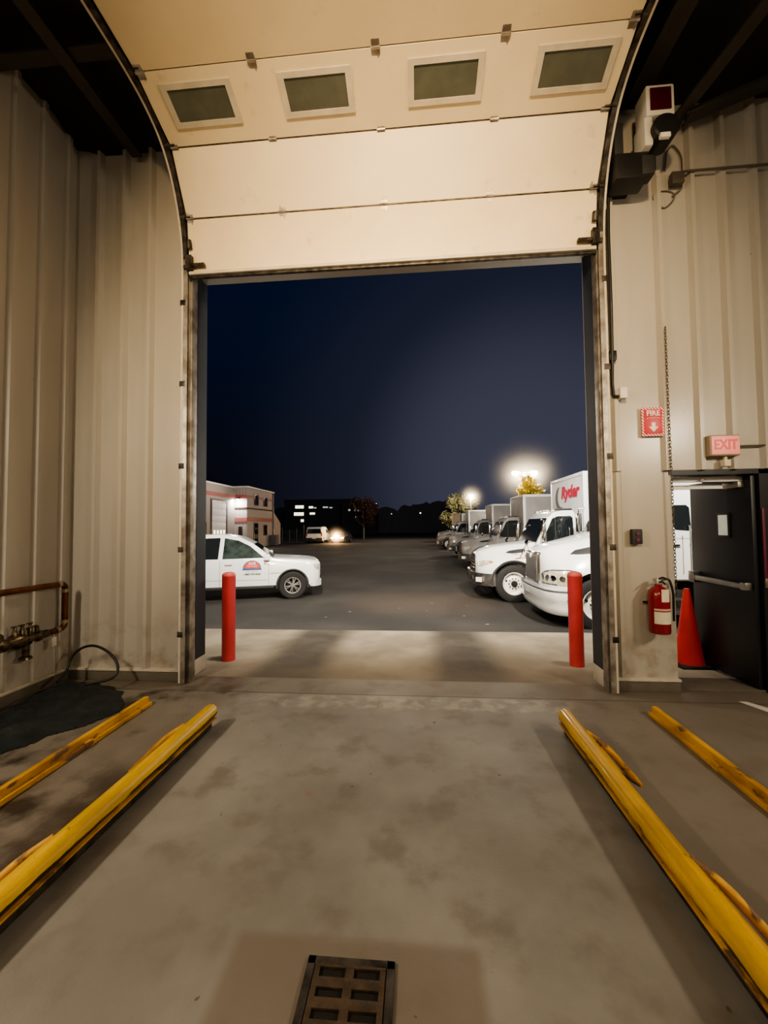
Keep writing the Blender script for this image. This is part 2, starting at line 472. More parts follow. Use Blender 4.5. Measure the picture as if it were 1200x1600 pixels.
# curbs under the wall sheets, with the pale sheet-metal ledge
def curb(name, p0, p1, q0, q1):
    bm = B(); bx(bm, p0, p1, .008); o = struct(name, bm, 'curb')
    bm = B(); bx(bm, q0, q1, .004); obj('ledge', bm, 'trim_paint', o); return o
curb('baseboard_left', (XL-.02,-9,0), (XL+.045,4.25,.105), (XL-.01,-9,.105), (XL+.05,4.25,.13))
curb('baseboard_front', (XL+.045,4.225,0), (-2.56,4.31,.105), (XL+.045,4.215,.105), (-2.56,4.30,.13))
curb('baseboard_right', (1.95,4.225,0), (2.56,4.31,.105), (1.95,4.215,.105), (2.56,4.30,.13))
# steel jambs of the big opening: dark channel reveal, pale cap at the foot
for n_, (xa, xb, xc) in enumerate(((-2.58,-2.52,-1), (1.875,1.94,1))):
    bm = B(); ye = 4.64 if xc < 0 else 4.56; bx(bm, (xa,4.30,.17), (xb,ye,4.75)); 
    t = struct('trim_%d' % (n_+1), bm, 'jamb_blue', label='dark steel jamb of the bay opening, %s side' % ('pickup' if xc < 0 else 'truck'))
    bm = B(); bx(bm, (xa-.006,4.30,0), (xb+.006,ye+.01,.17), .006); obj('jamb_foot', bm, 'jamb_cap', t)
    # flat angle carrying the door track, and its bright folded edge
    s_ = xc
    x0 = -2.47 if s_ < 0 else 1.88
    bm = B(); bx(bm, (x0-.02 if s_ > 0 else x0-.05,4.19,0), (x0+.05 if s_ > 0 else x0+.02,4.30,4.62), .004); obj('track_angle', bm, 'steel', t)
# -------------------------------------------------- the raised sectional door (door_1)
DX0, DX1 = -2.46, 1.85
path = [(4.155,4.425),(4.09,5.03),(3.80,5.555),(3.27,5.745),(2.66,5.775),(2.05,5.785),(1.44,5.795)]
door = thing('door_1', 'cream sectional overhead bay door rolled most of the way up', None, (0,4.15,4.42), kind='structure')
def P3(x, y, z): return (x, y-4.15, z-4.42)
def sect_frame(i):
    a, b_ = Vector((0,*path[i])), Vector((0,*path[i+1]))
    t = (b_-a).normalized(); n = Vector((0, -t.z, t.y))     # n points to the room (-Y / down)
    if n.y > 0 and n.z > 0: n = -n
    n = Vector((0,-abs(t.z),-abs(t.y))) 
    return a, b_, t, n
for i in range(len(path)-1):
    a, b_, t, n = sect_frame(i); g_ = .006 if i < 2 else .0025
    a2, b2 = a+t*g_, b_-t*g_; th_ = .05
    bm = B()
    quad = [(p.y, p.z) for p in (a2, b2, b2-n*th_, a2-n*th_)]
    prism(bm, quad, lambda y, z: P3(DX0, y, z), lambda y, z: P3(DX1, y, z))
    bmesh.ops.bevel(bm, geom=list(bm.edges), offset=.004, segments=1, affect='EDGES')
    s_ = obj('door_section', bm, 'door_skin', door)
    if i == 0:
        bm = B(); bx(bm, P3(DX0, 4.135, 4.400), P3(DX1, 4.175, 4.428), .008); obj('bottom_seal', bm, 'steel_dark', door)
        bm = B(); bx(bm, P3(DX0+.01, 4.112, 4.428), P3(DX1-.01, 4.15, 4.462), .006); obj('bottom_rail', bm, 'window_frame', door)
    if i == 2:   # four windows
        for xc in (-1.97,-.865,.305,1.42):
            hw = .335
            def on(u, v, off):  # u across, v along section 0..1
                p = a+(b_-a)*v+n*off; return P3(u, p.y, p.z)
            bm = B()
            o4 = [(xc-hw,.27),(xc+hw,.27),(xc+hw,.84),(xc-hw,.84)]; i4 = [(xc-hw+.055,.345),(xc+hw-.055,.345),(xc+hw-.055,.765),(xc-hw+.055,.765)]
            for k in range(4):
                q4 = [o4[k], o4[(k+1) % 4], i4[(k+1) % 4], i4[k]]
                prism(bm, q4, lambda u, v: on(u, v, .0), lambda u, v: on(u, v, .018))
            fr = obj('window_frame', bm, 'window_frame', door)
            bm = B(); prism(bm, i4, lambda u, v: on(u, v, .001), lambda u, v: on(u, v, .006)); obj('pane', bm, 'glass_door', fr)
# dark seams, hinges and rollers
for i in range(1, 5):
    y, z = path[i]; a, b_, t, n = sect_frame(i); a0, b0, t0, n0 = sect_frame(i-1); nn = (n+n0).normalized(); tt = (t+t0).normalized()
    bm = B(); rs_ = .012 if i < 3 else .003; tube(bm, [P3(DX0+.01, y+.012, z+.008), P3(DX1-.01, y+.012, z+.008)], rs_, 6); obj('seam_gasket', bm, 'steel_dark', door)
    for xh in (DX0+.04,-1.39,-.30,.79,DX1-.04):
        bm = B(); c0 = Vector((xh, y, z))
        M4 = Matrix((Vector((1,0,0)), tt, nn)).transposed().to_4x4(); M4.translation = Vector(P3(*c0))
        q = B(); bx(q, (-.035,-.07,0), (.035,-.012,.008)); bx(q, (-.035,.012,0), (.035,.07,.008)); tube(q, [(-.04,0,.012),(.04,0,.012)], .012, 8)
        tube(q, [(-.02,.05,.005),(-.02,.05,.016)], .008, 6); tube(q, [(.02,-.05,.005),(.02,-.05,.016)], .008, 6)
        bmesh.ops.transform(q, matrix=M4, verts=q.verts)
        obj('hinge', q, 'steel', door)
for sx_, xe in ((-1, DX0), (1, DX1)):
    for i in range(0, 5):
        y, z = path[i]; zz = z+(.09 if i == 0 else 0)
        bm = B(); tube(bm, [P3(xe-sx_*.05, y-.03, zz), P3(xe+sx_*.05, y-.03, zz)], .008, 8); tube(bm, [P3(xe+sx_*.005, y-.03, zz), P3(xe+sx_*.045, y-.03, zz)], .026, 12)
        obj('roller', bm, 'steel_dark', door)
    bm = B(); bx(bm, P3(xe-sx_*.2, 4.08, 4.50), P3(xe-sx_*.02, 4.12, 4.53)); bx(bm, P3(xe-sx_*.06, 4.07, 4.47), P3(xe+sx_*.005, 4.12, 4.62)); tube(bm, [P3(xe-sx_*.03, 4.09, 4.7), P3(xe-sx_*.03, 4.07, 4.78)], .03, 10)
    obj('corner_bracket', bm, 'steel_dark', door)
# the curved tracks
for sx_, xe, side in ((-1, DX0, 'pickup'), (1, DX1, 'truck')):
    bm = B()
    ctr = [Vector((0,4.165,.02)), Vector((0,4.165,4.35)), Vector((0,4.15,4.75)), Vector((0,4.08,5.05)), Vector((0,3.95,5.36)), Vector((0,3.76,5.60)), Vector((0,3.50,5.72)), Vector((0,3.2,5.765)), Vector((0,1.3,5.80))]
    ctr = arc(ctr, .14, 4)
    x0 = xe+sx_*.012; x1 = xe+sx_*.066
    rings = []
    for i, p in enumerate(ctr):
        t = (ctr[min(i+1, len(ctr)-1)]-ctr[max(i-1, 0)]).normalized(); n = Vector((0,-t.z,t.y))
        if n.y > 0: n = -n
        # C channel open toward the door edge
        prof = [(x0, .032), (x1, .032), (x1, -.032), (x0, -.032), (x0, -.024), (x1-.008*sx_, -.024), (x1-.008*sx_, .024), (x0, .024)]
        rings.append([bm.verts.new((px, p.y+n.y*d_-0, p.z+n.z*d_)) for px, d_ in prof])
    b2 = B(); ks_ = next(i for i, p in enumerate(ctr) if p.z > 4.6)
    lo_ = rings[:ks_+1]; hi_ = [[b2.verts.new(v.co) for v in r_] for r_ in rings[ks_:]]
    bmesh.ops.delete(bm, geom=[v for r_ in rings[ks_+1:] for v in r_], context='VERTS')
    for bq, rr_ in ((bm, lo_), (b2, hi_)):
        for A, Bq in zip(rr_, rr_[1:]):
            for k in range(8): bq.faces.new((A[k], A[(k+1) % 8], Bq[(k+1) % 8], Bq[k]))
        bq.faces.new(rr_[0]); bq.faces.new(rr_[-1])
    tr = thing('door_track', 'bright steel door track curving up beside the opening, %s side' % side, 'door track', (xe,4.16,0), group=None)
    o = obj('track_channel', bm, 'steel', tr, loc=(-xe,-4.16,0))
    obj('curved_track', b2, 'steel_dark', tr, loc=(-xe,-4.16,0))
    bm = B()   # folded flange seen as a bright line
    rr = []
    for i, p in enumerate(ctr):
        t = (ctr[min(i+1, len(ctr)-1)]-ctr[max(i-1, 0)]).normalized(); n = Vector((0,-t.z,t.y))
        if n.y > 0: n = -n
        q = p+n*.034
        rr.append([bm.verts.new((x1-.006*sx_-xe, q.y-4.16, q.z)), bm.verts.new((x1+.014*sx_-xe, q.y-4.16, q.z)), bm.verts.new((x1+.014*sx_-xe, q.y-4.16-n.y*.01, q.z-n.z*.01)), bm.verts.new((x1-.006*sx_-xe, q.y-4.16-n.y*.01, q.z-n.z*.01))])
    for A, Bq in zip(rr, rr[1:]):
        for k in range(4): bm.faces.new((A[k], A[(k+1) % 4], Bq[(k+1) % 4], Bq[k]))
    bm.faces.new(rr[0]); bm.faces.new(rr[-1])
    obj('flange', bm, 'trim_paint', tr)
    for z in (.5,1.4,2.3,3.2,4.1):
        bm = B(); bx(bm, (x1-xe-.03,-.03,z), (x1-xe+.03,.05,z+.06), .003); obj('track_bolt_plate', bm, 'steel_dark', tr)
# dark roof beams and horizontal track hangers near the ceiling
def beam(label, p0, p1, w_=.06, m='beam_dark', name='roof_beam'):
    bm = B(); v = Vector(p1)-Vector(p0)
    bx(bm, (0,-w_/2,-w_/2), (v.length,w_/2,w_/2), .006); bx(bm, (0,-w_,-w_/2-.008), (v.length,w_,-w_/2+.004))
    o = obj(name, bm, m); o.location = p0; o.rotation_euler = v.to_track_quat('X', 'Z').to_euler()
    return tag(o, label, 'beam')
beam('long dark roof rail between the bay door and the left wall', (-3.12,4.2,5.93), (-3.12,-2,5.95))
beam('dark cross rail under the ceiling above the left wall', (-3.9,3.25,5.98), (-2.6,3.25,5.98))
beam('dark slanting brace at the ceiling above the signal light', (2.72,4.1,5.72), (3.75,4.0,6.02), .07, name='ceiling_brace')
beam('dark ceiling rail running back past the signal light', (2.25,4.1,5.98), (2.35,-2,5.98), .09)
beam('dark rail from the ceiling down to the front wall at right', (2.66,4.17,5.75), (3.1,2.4,6.0), .06, name='ceiling_brace')

# -------------------------------------------------- signal light, box, conduit, cable, controls
t = thing('signal_light', 'white signal light with dark red square lens beside the door track', 'signal light', (2.35,3.97,5.255))
bm = B(); bx(bm, (-.13,-.10,.27), (.13,.10,.57), .02); obj('housing', bm, 'white_plastic', t)
bm = B(); bx(bm, (-.095,-.112,.315), (.095,-.098,.53), .006); obj('red_lens', bm, 'red_lens', t)
bm = B(); lathe(bm, [(0,-.13),(.105,-.125),(.12,-.11),(.12,.08),(0,.08)], 24, Matrix.Translation((.03,-.02,.13))@Matrix.Rotation(R(90), 4, 'X')@Matrix.Rotation(PI, 4, 'X')); obj('lower_lens', bm, 'black', t)
bm = B(); bx(bm, (-.14,-.08,.0), (-.06,.12,.28), .02); obj('side_shell', bm, 'white_plastic', t)
bm = B(); bx(bm, (-.04,-.155,.0), (.05,-.12,.045), .004); obj('sticker', bm, 'sign_white', t)
bm = B(); bx(bm, (-.05,.10,.15), (.05,.22,.45), .01); obj('mount', bm, 'steel_dark', t)
t = thing('motor_box', 'black box on the wall under the signal light', 'box', (2.13,4.03,4.965))
bm = B(); bx(bm, (-.17,-.10,.02), (.14,.12,.27), .015); bx(bm, (-.10,.10,.08), (.08,.236,.22)); obj('case', bm, 'black', t)
bm = B(); bx(bm, (.06,-.12,.03), (.18,.02,.22), .02); obj('cover', bm, 'plastic_dark', t)
bm = B(); bx(bm, (-.16,-.06,.25), (-.07,.12,.62), .02); obj('upright', bm, 'plastic_dark', t)
bm = B(); tube(bm, arc([(2.64,4.20,5.15),(2.72,4.20,5.235),(2.9,4.20,5.235),(4.6,4.20,5.25)], .05), .012, 8); bx(bm, (2.62,4.17,5.10), (2.74,4.235,5.22), .01)
tag(obj('conduit', bm, 'conduit'), 'thin horizontal conduit with a small box high on the right wall', 'conduit')
bm = B(); pts = [(2.58+.10*math.cos(a_)+.02*math.sin(2*a_), 4.255, 5.0+.09*math.sin(a_)) for a_ in [2*PI*k/28 for k in range(28)]]; tube(bm, pts, .006, 6, closed=True)
tube(bm, arc([(2.60,4.25,5.3),(2.62,4.25,5.5),(2.68,4.25,5.58),(2.77,4.25,5.45),(2.765,4.25,5.1),(2.66,4.25,5.02)], .1), .008, 6)
tag(obj('wire_coil', bm, 'curb'), 'loose pale wire coiled on the wall right of the signal light', 'wire')
bm = B(); tube(bm, arc([(1.955,4.09,4.92),(1.95,4.10,4.55),(1.955,4.10,3.87),(1.975,4.15,3.35),(1.985,4.19,3.06),(2.0,4.20,2.955),(2.02,4.20,2.945)], .12, 5), .014, 10)
bx(bm, (1.95,4.15,3.30), (2.02,4.23,3.40), .01)
tag(obj('cable', bm, 'hose_black'), 'thick black cable running down from the door track to a small white box', 'cable')
t = thing('junction_box', 'small white box at the end of the black cable', 'box', (2.085,4.20,2.975))
bm = B(); bx(bm, (-.035,-.03,-.055), (.035,.045,.055), .006); obj('case', bm, 'white_plastic', t)
bm = B(); tube(bm, [(-.055,0,-.03),(-.03,0,-.03)], .014, 10); obj('cable_gland', bm, 'plastic_dark', t)
t = thing('wall_switch', 'dark push-button control on the wall by the door jamb', 'switch', (2.185,4.225,1.53))
bm = B(); bx(bm, (-.05,-.025,-.075), (.05,.03,.075), .012); obj('case', bm, 'plastic_dark', t)
for z in (-.035,.03):
    bm = B(); lathe(bm, [(0,.012),(.018,.010),(.02,0)], 14, Matrix.Translation((0,-.025,z))@Matrix.Rotation(R(90), 4, 'X')); obj('button', bm, 'maroon', t)
# FIRE sign
t = thing('fire_sign', 'red FIRE extinguisher sign with white arrow and striped border', 'sign', (2.385,4.235,2.685))
bm = B(); bx(bm, (-.108,-.004,-.148), (.108,.004,.148), .002); obj('striped_border', bm, 'sign_stripes', t)
bm = B(); bx(bm, (-.085,-.010,-.122), (.085,-.003,.122), .002); obj('red_panel', bm, 'sign_red', t)
text_obj('lettering', 'FIRE', .072, 'sign_white', t, (0,-.012,.083), (R(90),0,0), sx=1.0, bold=.0022)
text_obj('lettering', 'EXTINGUISHER', .019, 'sign_pink', t, (0,-.012,.030), (R(90),0,0), bold=.0008)
bm = B()
arcp = [(.07*math.sin(a_), .012+.028*math.cos(a_)) for a_ in [R(-75+150*k/10) for k in range(11)]]
for p, q in zip(arcp, arcp[1:]): prism(bm, [p, q, (q[0], q[1]+.006), (p[0], p[1]+.006)], lambda x, z: (x,-.010,z), lambda x, z: (x,-.0125,z))
obj('arc_line', bm, 'sign_pink', t)
bm = B(); prism(bm, [(-.018,-.010),(.018,-.010),(.018,-.052),(.045,-.052),(0,-.105),(-.045,-.052),(-.018,-.052)], lambda x, z: (x,-.010,z), lambda x, z: (x,-.013,z)); obj('arrow', bm, 'sign_white', t)
# EXIT sign
t = thing('exit_sign', 'small lit pink EXIT sign on the wall above the small door', 'exit sign', (3.01,4.20,2.415))
bm = B(); bx(bm, (-.14,-.035,-.10), (.14,.06,.105), .01); obj('housing', bm, 'exit_housing', t)
bm = B(); bx(bm, (-.128,-.045,-.088), (.128,-.032,.092), .004); obj('face', bm, 'exit_face', t)
text_obj('lettering', 'EXIT', .135, 'exit_letter', t, (0,-.047,.003), (R(90),0,0), sx=.78, bold=.003)
bm = B(); bx(bm, (.0,-.02,-.20), (.06,.04,-.135), .005); bx(bm, (.02,.0,-.14), (.04,.03,-.09)); obj('test_button_box', bm, 'paper', t)
bm = B(); tube(bm, [(.13,.03,.0),(1.6,.03,.02)], .009, 8); obj('conduit', bm, 'conduit', t)
# fire extinguisher
t = thing('fire_extinguisher', 'red fire extinguisher with paper tags hung on the wall near the small door', 'fire extinguisher', (2.335,4.15,.60))
bm = B(); lathe(bm, [(0,.0),(.085,.0),(.092,.015),(.092,.36),(.085,.40),(.06,.435),(.032,.45),(.03,.47),(0,.47)], 28); obj('cylinder', bm, 'ext_red', t)
bm = B(); lathe(bm, [(0,.46),(.025,.46),(.028,.50),(.018,.53),(0,.53)], 16); bx(bm, (-.02,-.012,.49), (.02,.05,.52)); obj('valve', bm, 'steel', t)
bm = B(); tube(bm, arc([(0,.02,.51),(0,-.08,.545),(0,-.12,.535)], .03), .009, 8); tube(bm, arc([(0,.02,.49),(0,-.07,.50),(0,-.11,.485)], .03), .009, 8); obj('handle', bm, 'black', t)
bm = B(); tube(bm, arc([(.02,0,.50),(.10,.0,.53),(.125,-.02,.40),(.115,-.03,.12)], .06), .011, 8); obj('hose', bm, 'hose_black', t)
def wrap(a0, a1, z0, z1, r_=.0935, tilt=0.):
    bm = B(); n = 10; lo = []; hi = []
    for k in range(n+1):
        a_ = R(a0+(a1-a0)*k/n); lo.append(bm.verts.new((r_*math.cos(a_), r_*math.sin(a_), z0+tilt*k/n))); hi.append(bm.verts.new((r_*math.cos(a_), r_*math.sin(a_), z1+tilt*k/n)))
    for k in range(n): bm.faces.new((lo[k], lo[k+1], hi[k+1], hi[k]))
    return bm
obj('inspection_tag', wrap(255,305,.31,.43), 'paper', t)
obj('instruction_label', wrap(215,325,.10,.215), 'paper', t)
obj('label_band', wrap(215,325,.225,.245), 'decal_pink', t)
bm = B(); bx(bm, (-.03,.085,.1), (.03,.12,.4)); bx(bm, (-.1,.075,.27), (.1,.095,.29)); obj('wall_bracket', bm, 'steel_dark', t)
# hoist chain by the corner
bm = B()
for k in range(82):
    z = 0.95+k*.033; rot = (k % 2)*PI/2; pts = []
    for j in range(8):
        a_ = 2*PI*j/8; u = .010*math.cos(a_); v = .022*math.sin(a_)
        pts.append((2.525+u*math.cos(rot)+.006*math.sin(z*1.3), 4.205+u*math.sin(rot), z+v))
    tube(bm, pts, .0035, 5, closed=True)
tag(obj('hoist_chain', bm, 'conduit'), 'thin steel hoist chain hanging down the wall edge beside the small door', 'chain')

# -------------------------------------------------- the small door (door_2), swung outward
d2 = thing('door_2', 'black steel exit door swung open to the yard', None, (3.33,4.30,0), kind='structure')
bm = B(); bx(bm, (0,0,.02), (.045,.90,2.13), .004); leaf = obj('leaf', bm, 'door_black', d2)
bm = B(); bx(bm, (-.012,.28,1.50), (.0,.46,1.77), .004); wf_ = obj('vision_frame', bm, 'plastic_dark', leaf)
bm = B(); bx(bm, (-.016,.305,1.525), (-.010,.435,1.745)); obj('pane', bm, 'window_bright', wf_)
bm = B(); bx(bm, (-.065,.06,.99), (-.02,.84,1.045), .01); bx(bm, (-.07,.03,.98), (-.0,.10,1.055), .008); bx(bm, (-.07,.78,.96), (-.0,.88,1.09), .008); obj('push_bar', bm, 'push_bar', leaf)
bm = B(); bx(bm, (-.06,.08,2.02), (-.0,.30,2.08), .008); tube(bm, arc([(-.03,.25,2.09),(-.25,.30,2.10),(-.42,.05,2.10)], .05), .012, 6); obj('door_closer', bm, 'steel', leaf)
fr = B(); bx(fr, (-.785,.06,0), (-.765,.24,2.19)); bx(fr, (.05,-.04,0), (.19,.24,2.19)); bx(fr, (-.79,-.04,2.145), (.17,.24,2.195)); obj('frame', fr, 'door_black', d2)
bm = B(); bx(bm, (-.74,.10,2.085), (-.0,.16,2.135)); bx(bm, (-.74,.20,2.02), (-.12,.24,2.06)); obj('head_strip', bm, 'white_paint', d2)
bm = B(); bx(bm, (.055,-.052,1.10), (.08,-.04,1.80), .003); obj('edge_strip', bm, 'maroon', d2)
bm = B(); bx(bm, (.055,-.058,1.02), (.085,-.04,1.11), .003); bx(bm, (.07,-.05,.25), (.085,-.04,.48)); obj('strike_plate', bm, 'steel', d2)
bm = B(); bx(bm, (-.74,-.02,0), (.05,.30,.018), .003); obj('sill_plate', bm, 'curb', d2)

# traffic cone outside the small door
t = thing('traffic_cone', 'orange-red traffic cone standing in front of the open black door', 'cone', (3.20,5.12,floor_z(5.12)))
bm = B(); bx(bm, (-.185,-.185,0), (.185,.185,.035), .012); obj('base', bm, 'black', t)
bm = B(); lathe(bm, [(.155,.035),(.15,.05),(.035,.87),(.028,.90),(.012,.90),(0,.895)], 28); obj('cone_body', bm, 'cone_red', t)

# -------------------------------------------------- yellow wheel-guide rails
def rail(x, y0, y1, sgn, m, label):
    t = thing('wheel_guide_rail', label, 'wheel guide', (x,(y0+y1)/2,0), group='tall yellow pipe rails')
    h = (y1-y0)/2
    bm = B(); tube(bm, [(0,-h,0),(0,h-.03,0),(0,h-.006,0),(0,h,0)], [.056,.056,.052,.04], 24); obj('pipe', bm, m, t, loc=(0,0,.135))
    bm = B(); bx(bm, (.020*sgn,-h,-.056), (.055*sgn,h-.02,-.046), .003); obj('lower_lip', bm, 'yellow_worn', t, loc=(0,0,.135))
    for yy in (h-.42, h-1.52, h-2.7):
        bm = B(); pts = arc([(-.03*sgn, yy+.08, .17), (-.13*sgn, yy-.02, .12), (-.215*sgn, yy-.16, .018), (-.235*sgn, yy-.24, .008)], .08)
        tube(bm, pts, [.022]*(len(pts)-2)+[.016,.01], 10)
        prism(bm, [(yy+.04,.16),(yy-.16,.02),(yy-.30,.02),(yy-.34,.14)], lambda y, z: (-.05*sgn, y, z), lambda y, z: (-.05*sgn-.1*sgn*(.17-z)/.15-.004*sgn, y, z))
        obj('brace', bm, 'yellow_worn', t)
    bm = B(); bx(bm, (-.014,-h,0), (.012,h-.02,.10), .003); obj('shadow_plate', bm, 'steel_dark', t)  # plate added to close the gap in the rail's cast shadow
    return t
rail(-1.73, -1.6, 3.30, 1, 'yellow_left', 'tall yellow pipe rail on the left side of the lane')
rail(1.155, -1.6, 3.38, -1, 'yellow_right', 'tall yellow pipe rail on the right side of the lane')
def low_rail(x, y0, y1, label):
    h = (y1-y0)/2; bm = B()
    bx(bm, (-.05,-h,0), (.05,h,.035), .008); bx(bm, (-.022,-h,.03), (.022,h-.005,.085), .010)
    for k in range(7): bx(bm, (-.055,-h+.3+k*.7,0), (.06,-h+.36+k*.7,.05), .006)
    o = obj('floor_guide_rail', bm, 'yellow_worn'); o.location = (x,(y0+y1)/2,0)
    tag(o, label, 'wheel guide', 'low worn yellow floor rails')
low_rail(-2.55, -1.6, 3.66, 'low worn yellow floor rail beside the dark heap')
low_rail(2.02, -1.6, 3.72, 'low worn yellow floor rail nearest the small exit door')
# floor drain
t = thing('floor_drain', 'brown cast iron drain grate set in the floor of the lane', 'drain', (-.268,1.12,0))
bm = B(); bx(bm, (-.165,-.47,0), (.165,.46,.004)); obj('pit_shade', bm, 'pit_shade', t)  # flat dark plate, its colour stands in for the shade under the grate
bm = B()
for p0, p1 in (((-.165,-.47),(-.135,.46)), ((.135,-.47),(.165,.46)), ((-.165,.43),(.165,.46)), ((-.165,-.47),(.165,-.44))): bx(bm, (*p0,.002), (*p1,.012), .002)
obj('frame', bm, 'steel_dark', t)
bm = B()
bx(bm, (-.132,.420,.003), (.132,.430,.016), .002); bx(bm, (-.016,-.44,.003), (.016,.43,.015))
for k in range(13):
    y1 = .388-k*.064; bx(bm, (-.132,y1-.034,.003), (.132,y1,.016), .003)
bx(bm, (-.132,-.44,.003), (-.112,.43,.015)); bx(bm, (.112,-.44,.003), (.132,.43,.015))
obj('grate', bm, 'grate', t)
# white mark on the floor at far right
bm = B(); prism(bm, [(2.95,4.05),(3.02,4.05),(3.35,3.55),(3.2,3.45)], lambda x, y: (x,y,0.001), lambda x, y: (x,y,.003)); 
tag(obj('floor_stripe', bm, 'white_plastic'), 'short pale stripe on the floor by the small door', 'floor marking')

# -------------------------------------------------- left corner: tarp heap, hose, copper pipe and valve
out = [(-3.84,3.0),(-3.85,3.6),(-3.82,4.16),(-3.5,4.14),(-3.13,4.02),(-2.88,3.82),(-2.70,3.5),(-2.78,3.28),(-2.95,3.02),(-3.12,2.72),(-3.3,2.45),(-3.84,2.3)]
def inside(x, y):
    """signed distance to the outline (positive inside)"""
    dmin = 9; ins = False; n = len(out)
    for k in range(n):
        (xa, ya), (xb, yb) = out[k], out[(k+1) % n]
        if (ya > y) != (yb > y) and x < (xb-xa)*(y-ya)/(yb-ya)+xa: ins = not ins
        dx, dy = xb-xa, yb-ya; tq = max(0, min(1, ((x-xa)*dx+(y-ya)*dy)/(dx*dx+dy*dy)))
        dmin = min(dmin, math.hypot(x-xa-tq*dx, y-ya-tq*dy))
    return dmin if ins else -dmin
from mathutils import noise as mn
bm = B(); G = {}; st = .025
for i in range(int(1.3/st)):
    for j in range(int(2.0/st)):
        x = -3.9+i*st; y = 2.22+j*st; dd = inside(x, y)+.05*mn.noise(Vector((x*6, y*6, 0)))
        if dd > -.01:
            h = min(1, max(0, dd)/.25)
            z = .004+h*(.05+.06*abs(mn.noise(Vector((x*4.5, y*3, 1))))+.035*abs(mn.noise(Vector((x*14, y*9, 4)))))+.02*h*h
            G[i, j] = bm.verts.new((x+3.4, y-3.4, z))
for (i, j) in list(G):
    if all(k in G for k in ((i+1, j), (i+1, j+1), (i, j+1))): bm.faces.new((G[i, j], G[i+1, j], G[i+1, j+1], G[i, j+1]))
bmesh.ops.delete(bm, geom=[v for v in bm.verts if not v.link_faces], context='VERTS')
o = obj('tarp', bm, 'tarp', angle=70); o.location = (-3.4,3.4,0); tag(o, 'dark crumpled tarp heaped on the floor in the left corner', 'tarp')
bm = B()
pts = [(-3.60,3.80,.14),(-3.645,3.95,.17),(-3.66,4.0,.25),(-3.64,4.03,.34),(-3.56,4.05,.405),(-3.45,4.06,.43),(-3.32,4.05,.40),(-3.18,4.02,.33),(-3.10,3.99,.24),(-3.09,3.96,.16),(-3.13,3.9,.13),(-3.25,3.75,.14)]
tube(bm, arc(pts, .06, 3), .013, 10)
tag(obj('hose', bm, 'hose_black'), 'black hose standing up in a loop against the left corner wall', 'hose')
t = thing('copper_pipe', 'brown copper water pipe loop with a bronze valve on the left wall', 'pipe', (-3.80,4.05,1.0))
bm = B(); tube(bm, arc([(0,-3.2,.10),(0,.04,.075),(0,.04,-.40),(0,-.14,-.405)], .07, 6), .030, 14); obj('pipe_run', bm, 'copper', t)
for p in ((0,-.04,.076,'y'),(0,.04,.0,'z'),(0,.04,-.33,'z'),(0,-.05,-.404,'y')):
    bm = B(); d_ = Vector((0,.018,0)) if p[3] == 'y' else Vector((0,0,.018)); c_ = Vector(p[:3]); tube(bm, [c_-d_, c_+d_], .035, 14); obj('collar', bm, 'solder', t)
for p0, p1 in (((-.11,-.9,.07),(-.0,-.87,.10)), ((-.11,-.15,-.42),(-.0,-.12,-.39))):
    bm = B(); bx(bm, p0, p1); obj('wall_clip', bm, 'steel_dark', t)
bm = B()
prof = [(.030,.30),(.04,.28),(.04,.22),(.055,.20),(.055,.17),(.038,.15),(.042,.05),(.07,.02),(.075,-.06),(.05,-.10),(.05,-.14),(.06,-.16),(.06,-.20),(.035,-.22),(.035,-.6)]
lathe(bm, prof, 18, Matrix.Rotation(R(-90), 4, 'X')); vb = obj('valve_body', bm, 'bronze', t, loc=(0,-.45,-.405)); vb['label'] = 'bronze backflow valve'
for yy, zz in ((.17,.0),(-.18,.0)):
    bm = B(); lathe(bm, [(0,.10),(.02,.10),(.02,.03),(.03,.03)], 12, Matrix.Translation((0,yy,0))); tube(bm, arc([(0,yy,.10),(.03,yy-.03,.115),(.03,yy-.13,.11)], .02), .010, 8); obj('lever', bm, 'bronze', vb)
for yy in (.08,.0,-.07):
    bm = B(); lathe(bm, [(0,.13),(.012,.13),(.015,.09),(.022,.08),(.022,.03)], 10, Matrix.Translation((.02,yy,.02))); bx(bm, (-.0,yy-.022,.145), (.03,yy+.022,.155)); obj('test_cock', bm, 'bronze', vb)
bm = B(); lathe(bm, [(0,-.19),(.055,-.19),(.05,-.17),(.03,-.16),(.03,-.05),(.05,-.04)], 16, Matrix.Translation((0,.06,0))); obj('relief_port', bm, 'bronze', vb)
t = thing('tag', 'white plastic tag hanging from the lower copper pipe', 'tag', (-3.765,3.93,.60))
bm = B(); bx(bm, (-.003,-.028,-.15), (.003,.028,-.055), .002); obj('card', bm, 'white_plastic', t)
bm = B(); tube(bm, [(0,0,-.055),(0,0,-.03)], .003, 6); tube(bm, [(0,-.0,-.15),(.0,.01,-.46)], .003, 6); obj('string', bm, 'white_plastic', t)

